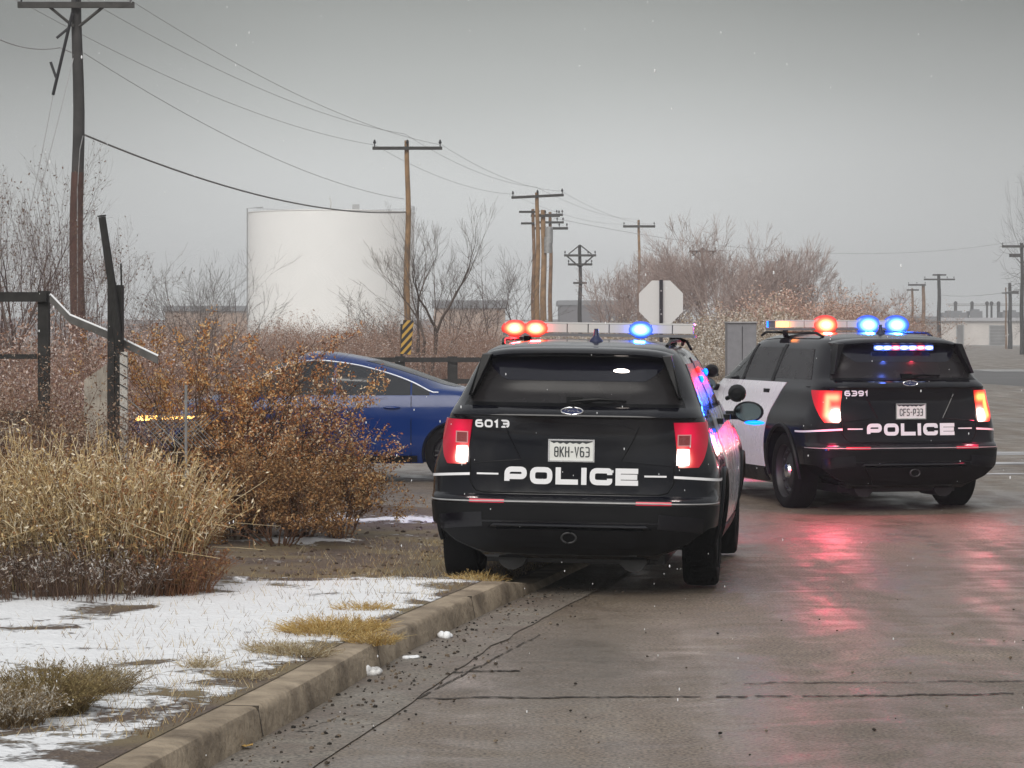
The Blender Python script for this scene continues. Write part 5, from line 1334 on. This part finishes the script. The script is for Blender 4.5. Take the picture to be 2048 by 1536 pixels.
YG = [(.40, .26, .08), (.48, .34, .13), (.32, .19, .06), (.55, .42, .2)]
for (px, D, h, w, n, lab) in ((700, 16.2, .12, .45, 420, 'bright yellow dead grass tuft hanging over the kerb'), (745, 15.6, .10, .3, 260, 'yellow grass drooping across the kerb top'), (620, 16.0, .10, .35, 300, 'yellow dead grass left of the kerb tuft'),
                              (730, 17.3, .09, .35, 220, 'thin yellow grass beside the kerb farther along'), (550, 15.0, .10, .3, 260, 'pale frosted grass tuft behind the kerb'), (400, 14.3, .12, .2, 120, 'sparse dry sprig standing in the snow behind the kerb'),
                              (660, 15.9, .16, .5, 420, 'largest yellow dead grass tuft behind the kerb'), (600, 14.9, .12, .35, 300, 'yellowish frosted grass just behind the kerb edge'), (960, 20.0, .12, .4, 160, 'pale grass at the rear wheel on the verge'), (480, 13.9, .08, .3, 200, 'frosted grass near the kerb edge')):
    weed(px, D, h, w, n, lab, int(px), YG if D > 15 else [(.36, .28, .15), (.5, .44, .32), (.25, .18, .1)], leafy=.2, out=1.3, cat='grass tuft', wid=.0017, lsz=.005, group='grass tufts along the kerb', seg=4)
# sparse blades all over the verge
def blades():
    random.seed(5); mb = MB()
    for i in range(9000):
        D = random.uniform(11.8, 24); e = abs(random.gauss(0, .9)); x = kx(D) - .18 - e
        s = snow_amt(x, D)
        if random.random() < s - .15 and random.random() < .9: continue
        h = random.uniform(.015, .06); z = verge_z(x, D); a = random.uniform(0, 6.28); o = h * .8
        c = random.choice([(.3, .2, .08), (.4, .3, .14), (.2, .13, .07), (.12, .08, .05), (.5, .42, .28)])
        w = .0016; p = Vector((x, D, z - .003)); t = Vector((x + math.cos(a) * o, D + math.sin(a) * o, z + h))
        mb.add([p - Vector((w, 0, 0)), p + Vector((w, 0, 0)), t], [(0, 1, 2)], c)
    o = mb.build('dead_grass', M['veg'], color=True); o['kind'] = 'stuff'
blades()
# fallen twig litter in the snow's dark patches
# orange-brown bush: woody branches with dry curled leaves
def bush(px, D, H, label, seed, n, cols, lcols, spread, name='dry_bush', nleaf=4, leaf=.02, dep=4, asp=1, rad=.016, lsp=.03, loc=None, lean=(0, 0), ld=1, clump=.30):
    random.seed(seed); zb = verge_z(X(px, D), D) - .03; root = empty(name, (X(px, D), D, zb), 0, label, 'bush'); t = MB(); c = MB()
    P = dict(seg=3, wig=.13, up=.02, tap=.68, dep=dep, nb=(2, 4), ang=(18, 48), lr=(.58, .85), cols=cols, trl=1, leafdep=ld, nleaf=nleaf, lspread=lsp, leaf=leaf, lcols=lcols, clump=clump)
    for k in range(n):
        a = 6.28 * k / n + random.uniform(-.3, .3); q = random.uniform(.3, 1)
        d = Vector((math.cos(a) * q * spread + lean[0], math.sin(a) * q * spread, 1)).normalized()
        grow(t, c, Vector((math.cos(a) * .12 * q, math.sin(a) * .12 * q, 0)), d, H * random.uniform(.24, .36), rad, dep, P)
    zs = [v[2] for v in t.v + c.v]; k = H / max(zs)
    for m in (t, c): m.v = [(v[0] * k * asp, v[1] * k * asp, v[2] * k) for v in m.v]
    t.build('stems', M['veg'], root, smooth=True, ang=180, color=True); c.build('foliage', M['veg'], root, color=True)
    return root
bush(598, 24.2, 1.58, 'orange brown dry bush in front of the blue car, right-hand one', 71, 13, DK, OLc + [(.55, .46, .34)], .62, nleaf=11, leaf=.012, asp=.95, lsp=.022)
bush(425, 24.6, 2.0, 'tall golden brown dry bush left in front of the blue car', 72, 11, DK, [(.56, .28, .09), (.44, .19, .06), (.60, .36, .15), (.27, .11, .045), (.64, .46, .27)], .55, nleaf=13, leaf=.012, asp=.9, lsp=.022)
bush(515, 24.7, 1.95, 'brown dry bush between the golden and the orange one', 78, 11, DK, OLc, .4, nleaf=10, leaf=.012, lsp=.022)
bush(560, 23.4, 1.0, 'low rust-coloured bush at the foot of the orange bushes', 73, 16, [(.13, .07, .045)], [(.26, .13, .055), (.35, .19, .075), (.17, .085, .04), (.4, .27, .15)], .9, nleaf=9, leaf=.011, dep=4, rad=.008, lsp=.022)
bush(680, 24.2, 1.1, 'low rust-coloured bush nearest the rear wheel of vehicle 6013', 74, 14, [(.13, .07, .045)], [(.32, .16, .06), (.4, .22, .09), (.2, .1, .045), (.5, .36, .2)], .7, nleaf=9, leaf=.011, dep=4, rad=.008, lsp=.022)
bush(470, 24.0, .8, 'low dark bush behind the straw-coloured weeds', 75, 10, DK, [(.1, .06, .04), (.16, .09, .05), (.22, .12, .06)], .8, nleaf=4, leaf=.017, dep=4, rad=.008)
bush(85, 22.3, 1.75, 'twiggy reddish bush growing through the black fence', 76, 12, [(.1, .06, .045), (.14, .085, .06)], [(.2, .12, .08), (.14, .08, .055), (.34, .27, .22)], .6, nleaf=4, leaf=.010, dep=5, rad=.009)
bush(20, 21.8, 1.6, 'tangle of brown twigs hiding the fence rails at the left edge', 79, 16, [(.13, .08, .055), (.18, .11, .075), (.08, .05, .04)], [(.26, .16, .1), (.16, .09, .06), (.42, .34, .27)], .6, nleaf=4, leaf=.010, dep=5, rad=.009)
bush(170, 22.6, 1.45, 'twiggy bush around the pale board by the fence', 77, 10, [(.1, .06, .045), (.14, .085, .06)], [(.24, .16, .1), (.14, .08, .055), (.34, .27, .2)], .6, nleaf=3, leaf=.012, dep=4, rad=.008)

# ------------------------------------------------------------------ falling snow and damp air
def flakes():
    random.seed(9); mb = MB()
    for i in range(1300):
        D = random.uniform(5, 45); x = random.uniform(-.24, .24) * D; z = random.uniform(.1, 1.8 + .13 * D); r = random.uniform(.001, .0022)
        mb.ball((x, D, z), r, r, r * 2.2, 5, 3)
    o = mb.build('falling_snow', M['snow']); o['kind'] = 'stuff'
flakes()
hz = MB().box(-1000, 1000, -60, 1520, -1.2, 40).build('haze'); hz['kind'] = 'stuff'
hm = bpy.data.materials.new('haze'); hm.use_nodes = True; t = hm.node_tree; t.nodes.clear()
pv = t.nodes.new('ShaderNodeVolumePrincipled'); pv.inputs['Color'].default_value = (.96, .97, 1, 1); pv.inputs['Density'].default_value = .0008
ou = t.nodes.new('ShaderNodeOutputMaterial'); t.links.new(pv.outputs[0], ou.inputs['Volume']); hz.data.materials.append(hm)
